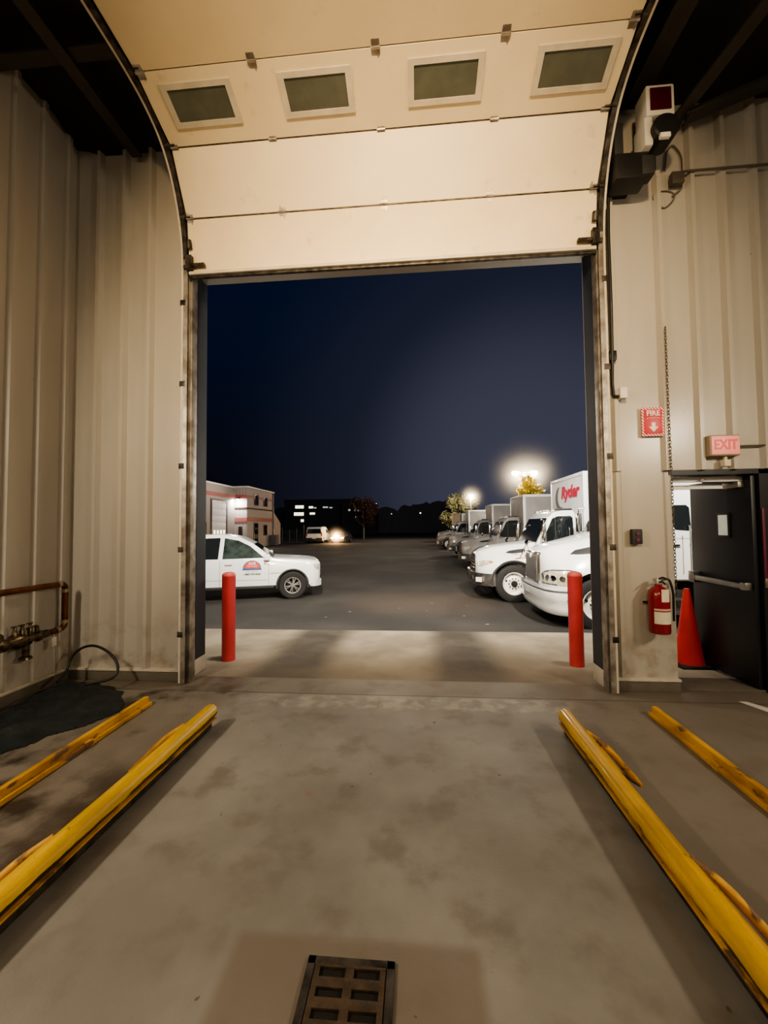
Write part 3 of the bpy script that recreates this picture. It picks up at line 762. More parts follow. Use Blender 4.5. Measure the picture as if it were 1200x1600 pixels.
# ================================================================== OUTSIDE
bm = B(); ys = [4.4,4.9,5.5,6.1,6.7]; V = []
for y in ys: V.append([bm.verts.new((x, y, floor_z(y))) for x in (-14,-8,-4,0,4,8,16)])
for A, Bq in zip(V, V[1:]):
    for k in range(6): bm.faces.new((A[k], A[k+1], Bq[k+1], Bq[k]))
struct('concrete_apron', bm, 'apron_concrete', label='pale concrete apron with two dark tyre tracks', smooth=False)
bm = B(); ys = [6.7,7.1,7.5,8,8.7,9.5,11,16,25,40,70,110,140]; V = []
for y in ys: V.append([bm.verts.new((x, y, floor_z(y)-(0 if y > 6.7 else .0))) for x in (-150,-60,-20,-8,0,8,20,60,150)])
for A, Bq in zip(V, V[1:]):
    for k in range(8): bm.faces.new((A[k], A[k+1], Bq[k+1], Bq[k]))
struct('asphalt_yard', bm, 'asphalt', label='dark asphalt of the truck yard')
# bollards
for x, y, lb in ((-2.405,5.0,'red steel bollard at the door in front of the white pickup'), (1.875,5.02,'red steel bollard at the door in front of the nearest white truck')):
    t = thing('bollard', lb, 'bollard', (x,y,floor_z(y)), group='red bollards at the door')
    bm = B(); lathe(bm, [(.0,0),(.083,0),(.083,1.075),(0,1.075)], 28); obj('post', bm, 'bollard_red', t)
    bm = B(); lathe(bm, [(.084,1.06),(.084,1.075),(.07,1.098),(.04,1.11),(0,1.113)], 28); obj('cap', bm, 'bollard_cap', t)

# -------------------------------------------------- wheels
def wheel(parent, x, y, r, w_, rim_r, side, style, name='wheel'):
    """tyre with a rim and hub child; side +1 looks to local +Y"""
    mt = Matrix.Translation((0,0,0))@Matrix.Rotation(R(-90*side), 4, 'X')
    h = w_/2; bm = B()
    prof = [(rim_r*.98,-h*.8),(rim_r*1.05,-h*.95),(r*.90,-h),(r*.985,-h*.82),(r,-h*.5),(r,h*.5),(r*.985,h*.82),(r*.90,h),(rim_r*1.05,h*.95),(rim_r*.98,h*.8)]
    lathe(bm, prof, 40, mt)
    for k in range(36):   # tread blocks
        a_ = 2*PI*k/36
        q = B(); bx(q, (-.5*r*.09,-h*.8,r-.004), (.5*r*.09,h*.8,r+.006)); bmesh.ops.transform(q, matrix=Matrix.Rotation(a_, 4, 'Y'), verts=q.verts)
        me = bpy.data.meshes.new('t'); q.to_mesh(me); q.free(); bm.from_mesh(me); bpy.data.meshes.remove(me)
    o = obj(name, bm, 'rubber', parent, loc=(x,y,r))
    bm = B()
    if style == 'steel':
        lathe(bm, [(rim_r,h*.82),(rim_r*.97,h*.9),(rim_r*.90,h*.80),(rim_r*.86,h*.35),(rim_r*.80,h*.15),(rim_r*.42,h*.5),(rim_r*.30,h*.55),(0,h*.55)], 40, mt); obj('rim', bm, 'wheel_white', o)
        bm = B(); lathe(bm, [(rim_r*.27,h*.5),(rim_r*.27,h*.85),(rim_r*.2,h*1.0),(0,h*1.02)], 24, mt)
        for k in range(10):
            a_ = 2*PI*k/10; p = Vector((rim_r*.44*math.cos(a_), side*h*.5, rim_r*.44*math.sin(a_))); tube(bm, [p-Vector((0,side*.01,0)), p+Vector((0,side*.03,0))], rim_r*.055, 8)
        obj('hub', bm, 'black', o)
        for k in range(2):
            bm = B(); a_ = PI*k+.35; p = Vector((rim_r*.68*math.cos(a_), side*h*.30, rim_r*.68*math.sin(a_))); tube(bm, [p-Vector((0,side*.02,0)), p+Vector((0,side*.012,0))], rim_r*.09, 12); obj('hand_hole', bm, 'black', o)
    else:
        lathe(bm, [(rim_r,h*.82),(rim_r*.97,h*.9),(rim_r*.90,h*.80),(rim_r*.88,-h*.2),(0,-h*.3)], 36, mt); obj('rim', bm, 'plastic_dark', o)
        bm = B(); lathe(bm, [(rim_r*.98,h*.80),(rim_r*.98,h*.93),(rim_r*.86,h*.90),(rim_r*.86,h*.75)], 36, mt); lathe(bm, [(0,h*.86),(rim_r*.2,h*.84),(rim_r*.22,h*.5)], 20, mt)
        for k in range(6):
            for da in (-.17,.17):
                a_ = 2*PI*k/6+.3; a2 = a_+da
                p = Vector((rim_r*.14*math.cos(a_), side*h*.74, rim_r*.14*math.sin(a_))); q = Vector((rim_r*.92*math.cos(a2), side*h*.82, rim_r*.92*math.sin(a2)))
                tube(bm, [p, q], [rim_r*.085, rim_r*.065], 6)
        obj('spokes', bm, 'alloy', o)
    return o

def greenhouse(parent, poly, yw, m):
    """cab top with leaning sides; yw(z) = half width"""
    bm = B(); prism(bm, poly, lambda x, z: (x,-yw(z),z), lambda x, z: (x,yw(z),z))
    es = [e for e in bm.edges if len(e.link_faces) == 2]
    bmesh.ops.bevel(bm, geom=es, offset=.035, segments=3, profile=.6, affect='EDGES')
    return obj('cab', bm, m, parent)
def side_glass(parent, poly, yw, side, m='car_glass', off=.006, name='side_window'):
    bm = B(); prism(bm, poly, lambda x, z: (x, side*(yw(z)-.004), z), lambda x, z: (x, side*(yw(z)+off), z)); return obj(name, bm, m, parent)
def front_glass(parent, x0, z0, x1, z1, yw, ins=.09, m='car_glass', name='windshield', off=.006):
    d_ = Vector((x1-x0, 0, z1-z0)).normalized(); n = Vector((d_.z, 0, -d_.x))
    if n.x*(1 if x1 < x0 else -1) < 0: n = -n
    bm = B(); q = []
    for o_ in (-.006, off):
        for (x, z, s_) in ((x0, z0, 1), (x0, z0, -1), (x1, z1, -1), (x1, z1, 1)): q.append(bm.verts.new(Vector((x, s_*(yw(z)-ins), z))+n*o_))
    bm.faces.new(q[:4]); bm.faces.new(q[4:])
    for k in range(4): bm.faces.new((q[k], q[(k+1) % 4], q[4+(k+1) % 4], q[4+k]))
    return obj(name, bm, m, parent)

# -------------------------------------------------- white pickup
def make_pickup(loc, rz):
    t = thing('pickup_truck', 'white crew-cab pickup with a red and blue arched door logo', 'pickup truck', loc, rz)
    def st(x, wl, zl, wm, zm, wb, zb, wt, zt, zc): return (x, [(wl*.86,zl-.02),(wl,zl+.05),(wm,zm-.12),(wm,zm+.1),(wb,zb),(wt+.02,zt-.012),(wt-.1,zt+.012),(wt*.5,zc-.006),(0,zc)])
    S = [st(-.17,.50,.44,.56,.72,.55,.90,.50,.955,.965), st(-.205,.68,.36,.76,.71,.74,.94,.68,1.0,1.02), st(-.275,.81,.34,.87,.71,.85,.975,.79,1.045,1.065), st(-.41,.88,.34,.93,.72,.905,1.0,.85,1.075,1.095),
         st(-.7,.91,.36,.945,.74,.92,1.035,.86,1.11,1.13), st(-1.3,.91,.36,.945,.74,.925,1.07,.87,1.15,1.17), st(-1.6,.91,.36,.945,.74,.925,1.085,.88,1.17,1.185),
         st(-3.72,.91,.36,.945,.74,.93,1.12,.90,1.165,1.17), st(-5.2,.90,.42,.94,.74,.93,1.13,.90,1.16,1.165), st(-5.36,.85,.46,.90,.74,.90,1.12,.87,1.15,1.155)]
    bm = B(); loft(bm, S); body = obj('body', bm, 'white_paint', t)
    arches = []
    for xa in (-.97,-4.23):
        for s_ in (-1, 1):
            q = B(); lathe(q, [(0,-.3),(.455,-.3),(.455,.3),(0,.3)], 40, Matrix.Translation((xa, s_*.95, .40))@Matrix.Rotation(R(90), 4, 'X')); arches.append(q)
    q = B(); bx(q, (-5.25,-.72,.75), (-3.85,.72,1.4)); arches.append(q)
    cut(body, arches)
    tree = bvh(body)
    for xa in (-.97,-4.23):
        for s_ in (-1, 1):
            bm = B()
            pr = []
            for k in range(25):
                a_ = R(-12+204*k/24); pr.append((xa+.452*math.cos(a_), .40+.452*math.sin(a_), xa+.415*math.cos(a_), .40+.415*math.sin(a_)))
            for p, q in zip(pr, pr[1:]):
                vs = [(p[0],p[1]),(q[0],q[1]),(q[2],q[3]),(p[2],p[3])]
                prism(bm, vs, lambda x, z: (x, s_*.93, z), lambda x, z: (x, s_*.66, z))
            obj('arch_liner', bm, 'plastic_dark', t)
            wheel(t, xa, s_*.80, .385, .25, .235, s_, 'alloy')
    yw = lambda z: .905-.22*(z-1.10)/.68
    gh = [(-1.42,1.10),(-2.06,1.58),(-2.40,1.755),(-2.85,1.84),(-3.4,1.835),(-3.72,1.77),(-3.88,1.10)]
    greenhouse(t, gh, yw, 'white_paint')
    for s_ in (-1, 1):
        side_glass(t, [(-1.74,1.175),(-2.12,1.50),(-2.43,1.66),(-2.80,1.735),(-2.84,1.165)], yw, s_, 'car_glass_green')
        side_glass(t, [(-2.95,1.165),(-2.91,1.74),(-3.25,1.735),(-3.50,1.69),(-3.60,1.165)], yw, s_)
        bm = B(); bx(bm, (-3.85,s_*.915,.335), (-1.48,s_*.80,.40), .01); obj('rocker_panel', bm, 'plastic_dark', t)
        # door gaps
        for x in (-1.62,-2.90,-3.84):
            bm = B(); patch(bm, tree, [(x-.005,.42),(x+.005,.42),(x+.005,1.11),(x-.005,1.11)], 'y', s_, .003, 4); obj('door_gap', bm, 'grille_grey', t)
        bm = B(); patch(bm, tree, [(-3.7,.60),(-1.66,.56),(-1.66,.568),(-3.7,.608)], 'y', s_, .004, 6)
        obj('door_crease', bm, 'grille_grey', t)
        for x in (-2.66,-3.68):
            bm = B(); bx(bm, (x-.11,s_*.93,1.0), (x+.09,s_*.975,1.035), .012); bx(bm, (x-.10,s_*.925,.985), (x+.08,s_*.95,1.0)); obj('door_handle', bm, 'white_plastic', t)
        bm = B(); bx(bm, (-1.98+.22,s_*.93,1.115), (-1.50-.02,s_*1.13,1.125)) if False else bx(bm, (-1.70,s_*.88,1.12), (-1.62,s_*.99,1.17), .01); mr = obj('mirror_arm', bm, 'plastic_dark', t)
        bm = B(); bx(bm, (-1.74,s_*.96,1.12), (-1.58,s_*1.14,1.29), .03); obj('mirror_shell', bm, 'white_paint', mr)
        bm = B(); patch(bm, tree, [(-.225,.80),(-.215,.945),(-.30,.975),(-.40,.965),(-.37,.86),(-.28,.80)], 'y', s_, .008, 4); obj('headlight', bm, 'lamp_lens', t)
        bm = B(); patch(bm, tree, [(-1.22,.745),(-1.6,.735),(-1.6,.75),(-1.22,.758)], 'y', s_, .005, 3); obj('fender_badge', bm, 'grille_grey', t)
    front_glass(t, -1.49,1.155,-2.03,1.56, yw, .08)
    bm = B(); patch(bm, tree, [(-.46,.62),(.46,.62),(.52,.92),(-.52,.92)], 'x', 1, .012, 4); obj('grille', bm, 'plastic_dark', t)
    bm = B(); patch(bm, tree, [(-.5,.755),(.5,.755),(.5,.79),(-.5,.79)], 'x', 1, .022, 4); obj('grille_bar', bm, 'white_paint', t)
    bm = B(); pts = [(-.40,-.90),(-.26,-.82),(-.165,-.66),(-.14,-.35),(-.135,0),(-.14,.35),(-.165,.66),(-.26,.82),(-.40,.90)]
    for p, q in zip(pts, pts[1:]): prism(bm, [p, q, (q[0]-.07,q[1]*.94), (p[0]-.07,p[1]*.94)], lambda x, y: (x,y,.40), lambda x, y: (x,y,.64))
    obj('front_bumper', bm, 'plastic_dark', t)
    pts = [(-.43,-.915),(-.27,-.835),(-.165,-.66)]
    for s_ in (1,-1):
        bm = B()
        for p, q in zip(pts, pts[1:]): prism(bm, [(p[0]+.01,p[1]*s_*1.01),(q[0]+.01,q[1]*s_*1.01),(q[0]-.05,q[1]*.94*s_),(p[0]-.05,p[1]*.94*s_)], lambda x, y: (x,y,.34), lambda x, y: (x,y,.53))
        bmesh.ops.remove_doubles(bm, verts=bm.verts, dist=.001); obj('bumper_corner', bm, 'white_paint', t)
    # door logo on the near side (local -Y): arch, band, lines of writing
    dl = thing('door_logo', None, None); del_keys = None
    dl.parent = t; dl.location = (-2.06,-.955,.905); dl.scale = (1.2,1.,1.1)
    arch = [(.20*math.cos(a_), .19*math.sin(a_)) for a_ in [PI*k/16 for k in range(17)]]
    bm = B(); prism(bm, arch, lambda x, z: (x,0,z), lambda x, z: (x,-.004,z)); obj('arch_blue', bm, 'decal_blue', dl)
    bm = B(); prism(bm, [(x*.90, z*.92) for x, z in arch], lambda x, z: (x,-.003,z), lambda x, z: (x,-.006,z)); obj('arch_red', bm, 'decal_red', dl)
    bm = B(); prism(bm, [(-.21,-.045),(.21,-.045),(.21,-.012),(-.21,-.012)], lambda x, z: (x,0,z), lambda x, z: (x,-.004,z)); obj('band', bm, 'decal_blue', dl)
    text_obj('lettering', 'ACE', .085, 'sign_white', dl, (0,-.008,.115), (R(90),0,0), bold=.002)
    text_obj('lettering', 'SERVICES', .062, 'decal_pink', dl, (0,-.008,.045), (R(90),0,0), bold=.001, sx=.9)
    text_obj('lettering', 'INC. OF NY', .05, 'decal_pink', dl, (0,-.003,-.085), (R(90),0,0), sx=1.0)
    text_obj('lettering', '1-800 376 8205', .06, 'decal_dark', dl, (0,-.003,-.15), (R(90),0,0), bold=.0015)
    return t
make_pickup((-2.87,12.34,-.348), R(18))

# -------------------------------------------------- conventional trucks
def make_truck(label, kind, loc, rz):
    I = kind == 'I'
    t = thing('box_truck', label, 'truck', loc, rz)
    def st(x, wf, zb, zf, wm, zm, wh, zt): return (x, [(wf*.96,zb),(wf,zb+.08),(wf,zf-.12),(wf-.05,zf-.02),(wm,zm),(wh+.04,zt-.09),(wh-.04,zt-.015),(wh*.5,zt+.01),(0,zt+.02)])
    if I:
        S = [st(-.10,.56,.70,.90,.50,.98,.34,1.15), st(-.16,.74,.66,.92,.60,1.02,.42,1.24), st(-.32,.98,.62,.97,.72,1.09,.52,1.34), st(-.60,1.13,.62,1.06,.82,1.18,.60,1.42),
             st(-1.0,1.18,.64,1.14,.88,1.25,.68,1.48), st(-1.4,1.18,.62,1.16,.92,1.30,.76,1.53), st(-1.66,1.12,.62,1.16,.94,1.34,.82,1.57)]
        ax, tr_r, x0, x1, zb, zr, hw = -1.0, .485, -1.58, -2.66, 1.50, 2.40, 1.02
    else:
        S = [st(-.08,.70,.72,1.02,.60,1.18,.46,1.40), st(-.15,.90,.68,1.06,.72,1.24,.54,1.47), st(-.30,1.08,.66,1.12,.86,1.32,.64,1.54), st(-.55,1.18,.68,1.17,.95,1.40,.72,1.60),
             st(-.9,1.20,.70,1.22,.99,1.46,.79,1.68), st(-1.25,1.20,.70,1.24,1.02,1.54,.86,1.77), st(-1.48,1.14,.70,1.24,1.04,1.58,.90,1.82)]
        ax, tr_r, x0, x1, zb, zr, hw = -.92, .485, -1.42, -2.80, 1.72, 2.60, 1.05
    bm = B(); loft(bm, S); hood = obj('hood', bm, 'white_paint', t)
    arches = []
    for s_ in (-1, 1):
        q = B(); lathe(q, [(0,-.34),(.60,-.34),(.60,.3),(0,.3)], 40, Matrix.Translation((ax, s_*1.12, .50))@Matrix.Rotation(R(90*s_), 4, 'X')); arches.append(q)
    cut(hood, arches); tree = bvh(hood)
    # lower cab body + greenhouse
    yw = lambda z: hw-.10*max(0, z-zb)/(zr-zb)
    zl_ = .62 if I else .92
    low = [(x0+.0,zl_+.07),(x0+.0,zb),(x1,zb),(x1,zl_),(x0-.25,zl_)]
    bm = B(); prism(bm, low, lambda x, z: (x,-hw,z), lambda x, z: (x,hw,z)); bmesh.ops.bevel(bm, geom=list(bm.edges), offset=.03, segments=2, affect='EDGES'); obj('cab_lower', bm, 'white_paint', t)
    gh = [(x0-.02,zb-.03),(x0-.40,zr-.17),(x0-.52,zr-.05),(x0-.75,zr),(x1+.08,zr+.01),(x1,zr-.08),(x1,zb-.03)]
    greenhouse(t, gh, yw, 'white_paint')
    front_glass(t, x0-.055,zb+.06,x0-.365,zr-.20, yw, .10, off=.01)
    for s_ in (-1, 1):
        xe_ = 1.0 if I else .70; side_glass(t, [(x0-.17,zb+.05),(x0-.47,zr-.22),(x0-.60,zr-.16),(x0-xe_+.05,zr-.15),(x0-xe_,zr-.20),(x0-xe_,zb+.0),(x0-.30,zb+.0)], yw, s_)
        if not I: side_glass(t, [(x1+.46,1.92),(x1+.43,1.87),(x1+.20,1.85),(x1+.15,1.9),(x1+.15,2.28),(x1+.2,2.33),(x1+.42,2.33),(x1+.46,2.27)], yw, s_, name='quarter_window')
        bm = B(); bx(bm, (x0-.535,s_*(hw-.02),zb+.02), (x0-.515,s_*(hw+.008),zr-.2)); obj('window_post', bm, 'plastic_dark', t)
        for x in (x0-.12,x0-1.06):
            bm = B(); bx(bm, (x-.005,s_*(hw-.01),zl_+.12), (x+.005,s_*(hw+.004),zb+.04)); obj('door_gap', bm, 'grille_grey', t)
        bm = B(); bx(bm, (x0-1.0,s_*(hw-.01),zb-.16), (x0-.82,s_*(hw+.03),zb-.12), .01); obj('door_handle', bm, 'chrome', t)
        bm = B(); bx(bm, (x0-1.1,s_*(hw-.1),.30), (x0-.1,s_*(hw+.02),.36), .01); bx(bm, (x0-1.1,s_*(hw-.2),.36), (x0-.1,s_*(hw-.08),.60), .02); bx(bm, (x0-1.12,s_*(hw-.08),.56), (x0-.08,s_*(hw+.02),.60), .01); obj('step', bm, 'bumper_steel', t)
        bm = B(); tube(bm, arc([(x1+.22,s_*hw,1.95),(x1+.22,s_*(hw+.06),1.93),(x1+.22,s_*(hw+.06),1.08),(x1+.22,s_*hw,1.05)], .03), .014, 8); obj('grab_handle', bm, 'chrome', t)
        bm = B()
        for k in range(18):
            a_, b_ = R(-10+200*k/18), R(-10+200*(k+1)/18)
            prism(bm, [(ax+.597*math.cos(a_),.50+.597*math.sin(a_)),(ax+.597*math.cos(b_),.50+.597*math.sin(b_)),(ax+.56*math.cos(b_),.50+.56*math.sin(b_)),(ax+.56*math.cos(a_),.50+.56*math.sin(a_))], lambda x, z: (x,s_*1.15,z), lambda x, z: (x,s_*.72,z))
        prism(bm, [(ax+.597*math.cos(R(-10+200*k/18)),.50+.597*math.sin(R(-10+200*k/18))) for k in range(19)], lambda x, z: (x,s_*.74,z), lambda x, z: (x,s_*.70,z))
        obj('arch_liner', bm, 'plastic_dark', t)
        wheel(t, ax, s_*1.02, tr_r, .27, .30, s_, 'steel')
        # bonnet air vent
        if I: vp = [(-.84,1.275),(-.95,1.33),(-1.18,1.37),(-1.33,1.385),(-1.36,1.33),(-1.25,1.285),(-1.0,1.262)]
        else: vp = [(-.50,1.41),(-.62,1.49),(-1.05,1.59),(-1.08,1.47),(-.8,1.43)]
        bm = B(); patch(bm, tree, vp, 'y', s_, .016, 3); obj('hood_vent', bm, 'plastic_dark', t)
        if I:
            hp = [(-.125,.90),(-.14,1.03),(-.26,1.06),(-.45,1.075),(-.52,1.045),(-.34,.97),(-.22,.90)]
        else:
            hp = [(-.10,.84),(-.11,1.02),(-.20,1.10),(-.40,1.12),(-.52,1.10),(-.46,.86),(-.3,.83)]
        bm = B(); patch(bm, tree, hp, 'y', s_, .010, 3)
        if not I: patch(bm, tree, [(s_*.56,.86),(s_*.56,.98),(s_*.70,1.06),(s_*.86,1.10),(s_*1.0,1.11),(s_*1.0,.86)], 'x', 1, .010, 4)
        hl = obj('headlight', bm, 'lamp_lens', t)
        if not I:
            for y0_ in (.64,.80):
                bm = B(); patch(bm, tree, [(s_*(y0_+.055*math.cos(2*PI*k/10)), .955+.06*math.sin(2*PI*k/10)) for k in range(10)], 'x', 1, .016, 1); obj('lamp_bowl', bm, 'chrome', hl)
            bm = B()
            for a0, a1 in (((.54,.985),(.70,1.075)),((.70,1.075),(.86,1.115)),((.86,1.115),(1.0,1.125))): patch(bm, tree, [(s_*a0[0],a0[1]),(s_*a1[0],a1[1]),(s_*a1[0],a1[1]-.02),(s_*a0[0],a0[1]-.02)], 'x', 1, .014, 2)
            for a0, a1 in (((.54,.985),(.54,.84)),((.54,.845),(1.0,.845))): patch(bm, tree, [(s_*a0[0],a0[1]),(s_*a1[0],a1[1]),(s_*(a1[0]+.012),a1[1]-.015),(s_*(a0[0]+.012),a0[1]-.015)], 'x', 1, .014, 2)
            obj('headlight_trim', bm, 'plastic_dark', hl)
        cz = .98
        bm = B()
        if I: patch(bm, tree, [(-.40,1.0),(-.42,1.055),(-.49,1.055),(-.46,1.01)], 'y', s_, .016, 2)
        else: patch(bm, tree, [(-.38,.87),(-.40,1.08),(-.49,1.08),(-.45,.88)], 'y', s_, .016, 2)
        obj('turn_signal', bm, 'amber', hl)
        if not I:
            bm = B()
            for xx in (-.17,-.30): patch(bm, tree, [(xx+.045*math.cos(2*PI*k/10), .955+.055*math.sin(2*PI*k/10)) for k in range(10)], 'y', s_, .016, 1)
            obj('lamp_bowl', bm, 'chrome', hl)
            bm = B()
            for a0, a1 in (((-.10,1.035),(-.20,1.115)),((-.20,1.115),(-.40,1.135)),((-.40,1.135),(-.53,1.115))): patch(bm, tree, [a0, a1, (a1[0],a1[1]-.02), (a0[0],a0[1]-.02)], 'y', s_, .013, 3)
            obj('headlight_rim', bm, 'plastic_dark', hl)
        if I:
            bm = B()
            for pl in ([(-.98,1.255),(-1.22,1.20),(-1.55,1.155),(-1.55,1.21),(-1.25,1.245)], [(-1.0,1.125),(-1.18,1.17),(-1.55,1.135),(-1.55,1.157),(-1.18,1.195)]): patch(bm, tree, pl, 'y', s_, .02, 4)
            obj('red_stripe', bm, 'stripe_red', t)
    if I:
        bm = B(); patch(bm, tree, [(-.40,.76),(.40,.76),(.46,.95),(.38,1.12),(.2,1.18),(-.2,1.18),(-.38,1.12),(-.46,.95)], 'x', 1, .012, 3); gr = obj('grille', bm, 'black', t)
        bm = B()
        rp = [(-.42,.74),(.42,.74),(.48,.95),(.40,1.13),(.2,1.195),(-.2,1.195),(-.40,1.13),(-.48,.95),(-.42,.74)]
        for p, q in zip(rp, rp[1:]): tube(bm, [(-.085+.05*abs(p[0])*-1.2-.03*max(0,p[1]-1)*2,p[0],p[1]), (-.085-.06*abs(q[0])-.06*max(0,q[1]-1),q[0],q[1])], .02, 8)
        for z in (.84,.93,1.02): tube(bm, [(-.095,-.4,z),(-.075,0,z),(-.095,.4,z)], .014, 6)
        obj('grille_surround', bm, 'chrome', t)
        # chrome wrap bumper
        bm = B(); pl = [(-.52,1.14),(-.38,1.12),(-.20,1.02),(-.06,.80),(0,.5),(.01,.2)]; pl = pl+[(x,-y) for x, y in reversed(pl)]
        for p, q in zip(pl, pl[1:]): prism(bm, [p, q, (q[0]-.06,q[1]*.95), (p[0]-.06,p[1]*.95)], lambda x, y: (x,y,.42), lambda x, y: (x+.01,y*1.0,.74))
        bmesh.ops.remove_doubles(bm, verts=bm.verts, dist=.001)
        obj('front_bumper', bm, 'bumper_steel', t)
        bm = B(); bx(bm, (-.19,1.005,.52), (-.02,1.03,.64)); bmesh.ops.rotate(bm, verts=bm.verts, cent=(-.12,1.02,.58), matrix=Matrix.Rotation(R(-36), 3, 'Z')); bmesh.ops.translate(bm, verts=bm.verts, vec=(.0,-.03,0)); obj('bumper_sticker', bm, 'sign_white', t)
        bm = B(); bx(bm, (-.03,.25,.52), (.016,.6,.64), .008); bx(bm, (-.03,-.6,.52), (.016,-.25,.64), .008); obj('bumper_slot', bm, 'plastic_dark', t)
    else:
        bm = B(); bx(bm, (-.16,-.45,.78), (-.035,.45,1.42), .03); gs = obj('grille_surround', bm, 'chrome', t)
        bm = B(); bx(bm, (-.05,-.40,.82), (-.026,.40,1.37), .008)
        for k in range(19): bx(bm, (-.03,-.39+k*.0428,.83), (-.018,-.375+k*.0428,1.36))
        obj('grille', bm, 'grille_grey', t)
        bm = B(); lathe(bm, [(0,.03),(.05,.028),(.06,0)], 16, Matrix.Translation((-.03,0,1.33))@Matrix.Rotation(R(90), 4, 'Y')); obj('hood_emblem', bm, 'sign_white', t)
        bm = B(); pl = [(-.50,1.20),(-.34,1.19),(-.16,1.10),(-.03,.88),(.03,.55),(.05,.2)]; pl = pl+[(x,-y) for x, y in reversed(pl)]
        zs = [(.27,-.10),(.31,-.05),(.40,-.02),(.53,-.005),(.56,.02),(.70,.02),(.715,-.03)]
        pl = [tuple(v) for v in arc([(x,y,0) for x, y in pl], .2, 4)]
        rows = []
        for z, gx in zs: rows.append([bm.verts.new((p[0]+gx*(1-min(1,abs(p[1])/1.5)*.5), p[1]*(1+gx*.35), z)) for p in pl])
        for z in (.715,.27): 
            row = [bm.verts.new((p[0]-.12, p[1]*.93, z)) for p in pl]; rows.append(row)
        m_ = len(pl); k_ = len(rows)
        for i_ in range(k_):
            for j_ in range(m_-1): bm.faces.new((rows[i_][j_], rows[i_][j_+1], rows[(i_+1) % k_][j_+1], rows[(i_+1) % k_][j_]))
        bm.faces.new([r_[0] for r_ in rows]); bm.faces.new([r_[-1] for r_ in rows][::-1])
        obj('front_bumper', bm, 'white_paint', t)
        bm = B(); pb = [(p[0]+.012, p[1]*1.008) for p in pl]
        for p, q in zip(pb, pb[1:]): prism(bm, [p, q, (q[0]-.05,q[1]*.95), (p[0]-.05,p[1]*.95)], lambda x, y: (x,y,.705), lambda x, y: (x,y,.735))
        obj('bumper_step', bm, 'grille_grey', t)
        for s_ in (1,-1):
            bm = B(); prism(bm, [(.048,s_*.28),(.03,s_*.56),(-.015,s_*.80),(-.06,s_*.78),(0,s_*.3)], lambda x, y: (x+.006,y,.56), lambda x, y: (x+.006,y,.67)); obj('bumper_slot', bm, 'plastic_dark', t)
        bm = B()
        for k in range(5): bx(bm, (-.46+k*.03,1.195,.56), (-.445+k*.03,1.204,.575))
        obj('bumper_badge', bm, 'grille_grey', t)
    # roof lamps, mirrors
    for y in (-.7,-.25,0,.25,.7):
        bm = B(); bx(bm, (x0-.62,y-.05,zr-.02), (x0-.52,y+.05,zr+.035), .012)
        obj('roof_lamp', bm, 'lamp_lens', t)
    bm = B(); bx(bm, (x0-1.0,-hw+.1,zr), (x0-.56,-hw+.14,zr+.05), .01); obj('roof_rail', bm, 'plastic_dark', t); bm = B(); bx(bm, (x0-1.0,hw-.14,zr), (x0-.56,hw-.10,zr+.05), .01); obj('roof_rail', bm, 'plastic_dark', t)
    for s_ in (1,-1):
        mx = x0-.16
        bm = B(); tube(bm, arc([(mx,s_*hw,zb+.65),(mx+.02,s_*(hw+.30),zb+.65),(mx+.02,s_*(hw+.30),zb-.02),(mx,s_*hw,zb)], .05), .014, 8); ma = obj('mirror_arm', bm, 'chrome', t)
        bm = B(); bx(bm, (mx-.02,s_*(hw+.20),zb+.08), (mx+.06,s_*(hw+.40),zb+.55), .03); obj('mirror_shell', bm, 'chrome', ma)
        if I:
            bm = B(); tube(bm, [(-1.15,s_*1.10,1.14),(-1.32,s_*1.16,1.52)], .010, 6); tube(bm, [(-1.45,s_*1.0,1.28),(-1.32,s_*1.16,1.52)], .008, 6)
            lathe(bm, [(0,.05),(.05,.04),(.085,0),(.085,-.02),(0,-.02)], 16, Matrix.Translation((-1.32,s_*1.16,1.56))@Matrix.Rotation(R(80), 4, 'Y')); obj('fender_mirror', bm, 'chrome', t)
    # chassis and cargo box
    bm = B(); bx(bm, (-8.4,-.45,.55), (-.6,-.3,.80)); bx(bm, (-8.4,.3,.55), (-.6,.45,.80)); bx(bm, (-2.6,.5,.40), (-1.85,.95,.75), .05); bx(bm, (-1.4,-.35,.4), (-.3,.35,1.0)); tube(bm, [(ax,-.95,.48),(ax,.95,.48)], .07, 10); tube(bm, [(-6.4,-.95,.48),(-6.4,.95,.48)], .09, 10); obj('chassis', bm, 'plastic_dark', t)
    for s_ in (1,-1): wheel(t, -6.4, s_*.98, tr_r, .30, .30, s_, 'steel')
    bxf = x1-.10; top = 3.38 if I else 3.5
    bm = B(); bx(bm, (-8.6,-1.23,.95), (bxf,1.23,top), .03); cb = obj('cargo_box', bm, 'white_box', t)
    bm = B()
    for s_ in (1,-1):
        bx(bm, (bxf-.10,s_*1.20,.95), (bxf+.015,s_*1.255,top+.015), .012)
        bx(bm, (-8.62,s_*1.2,top-.1), (bxf+.01,s_*1.25,top+.015), .012); bx(bm, (-8.62,s_*1.2,.93), (bxf+.01,s_*1.25,1.08), .012)
    bx(bm, (bxf-.06,-1.24,top-.08), (bxf+.015,1.24,top+.015), .012); obj('box_rail', bm, 'white_paint', cb)
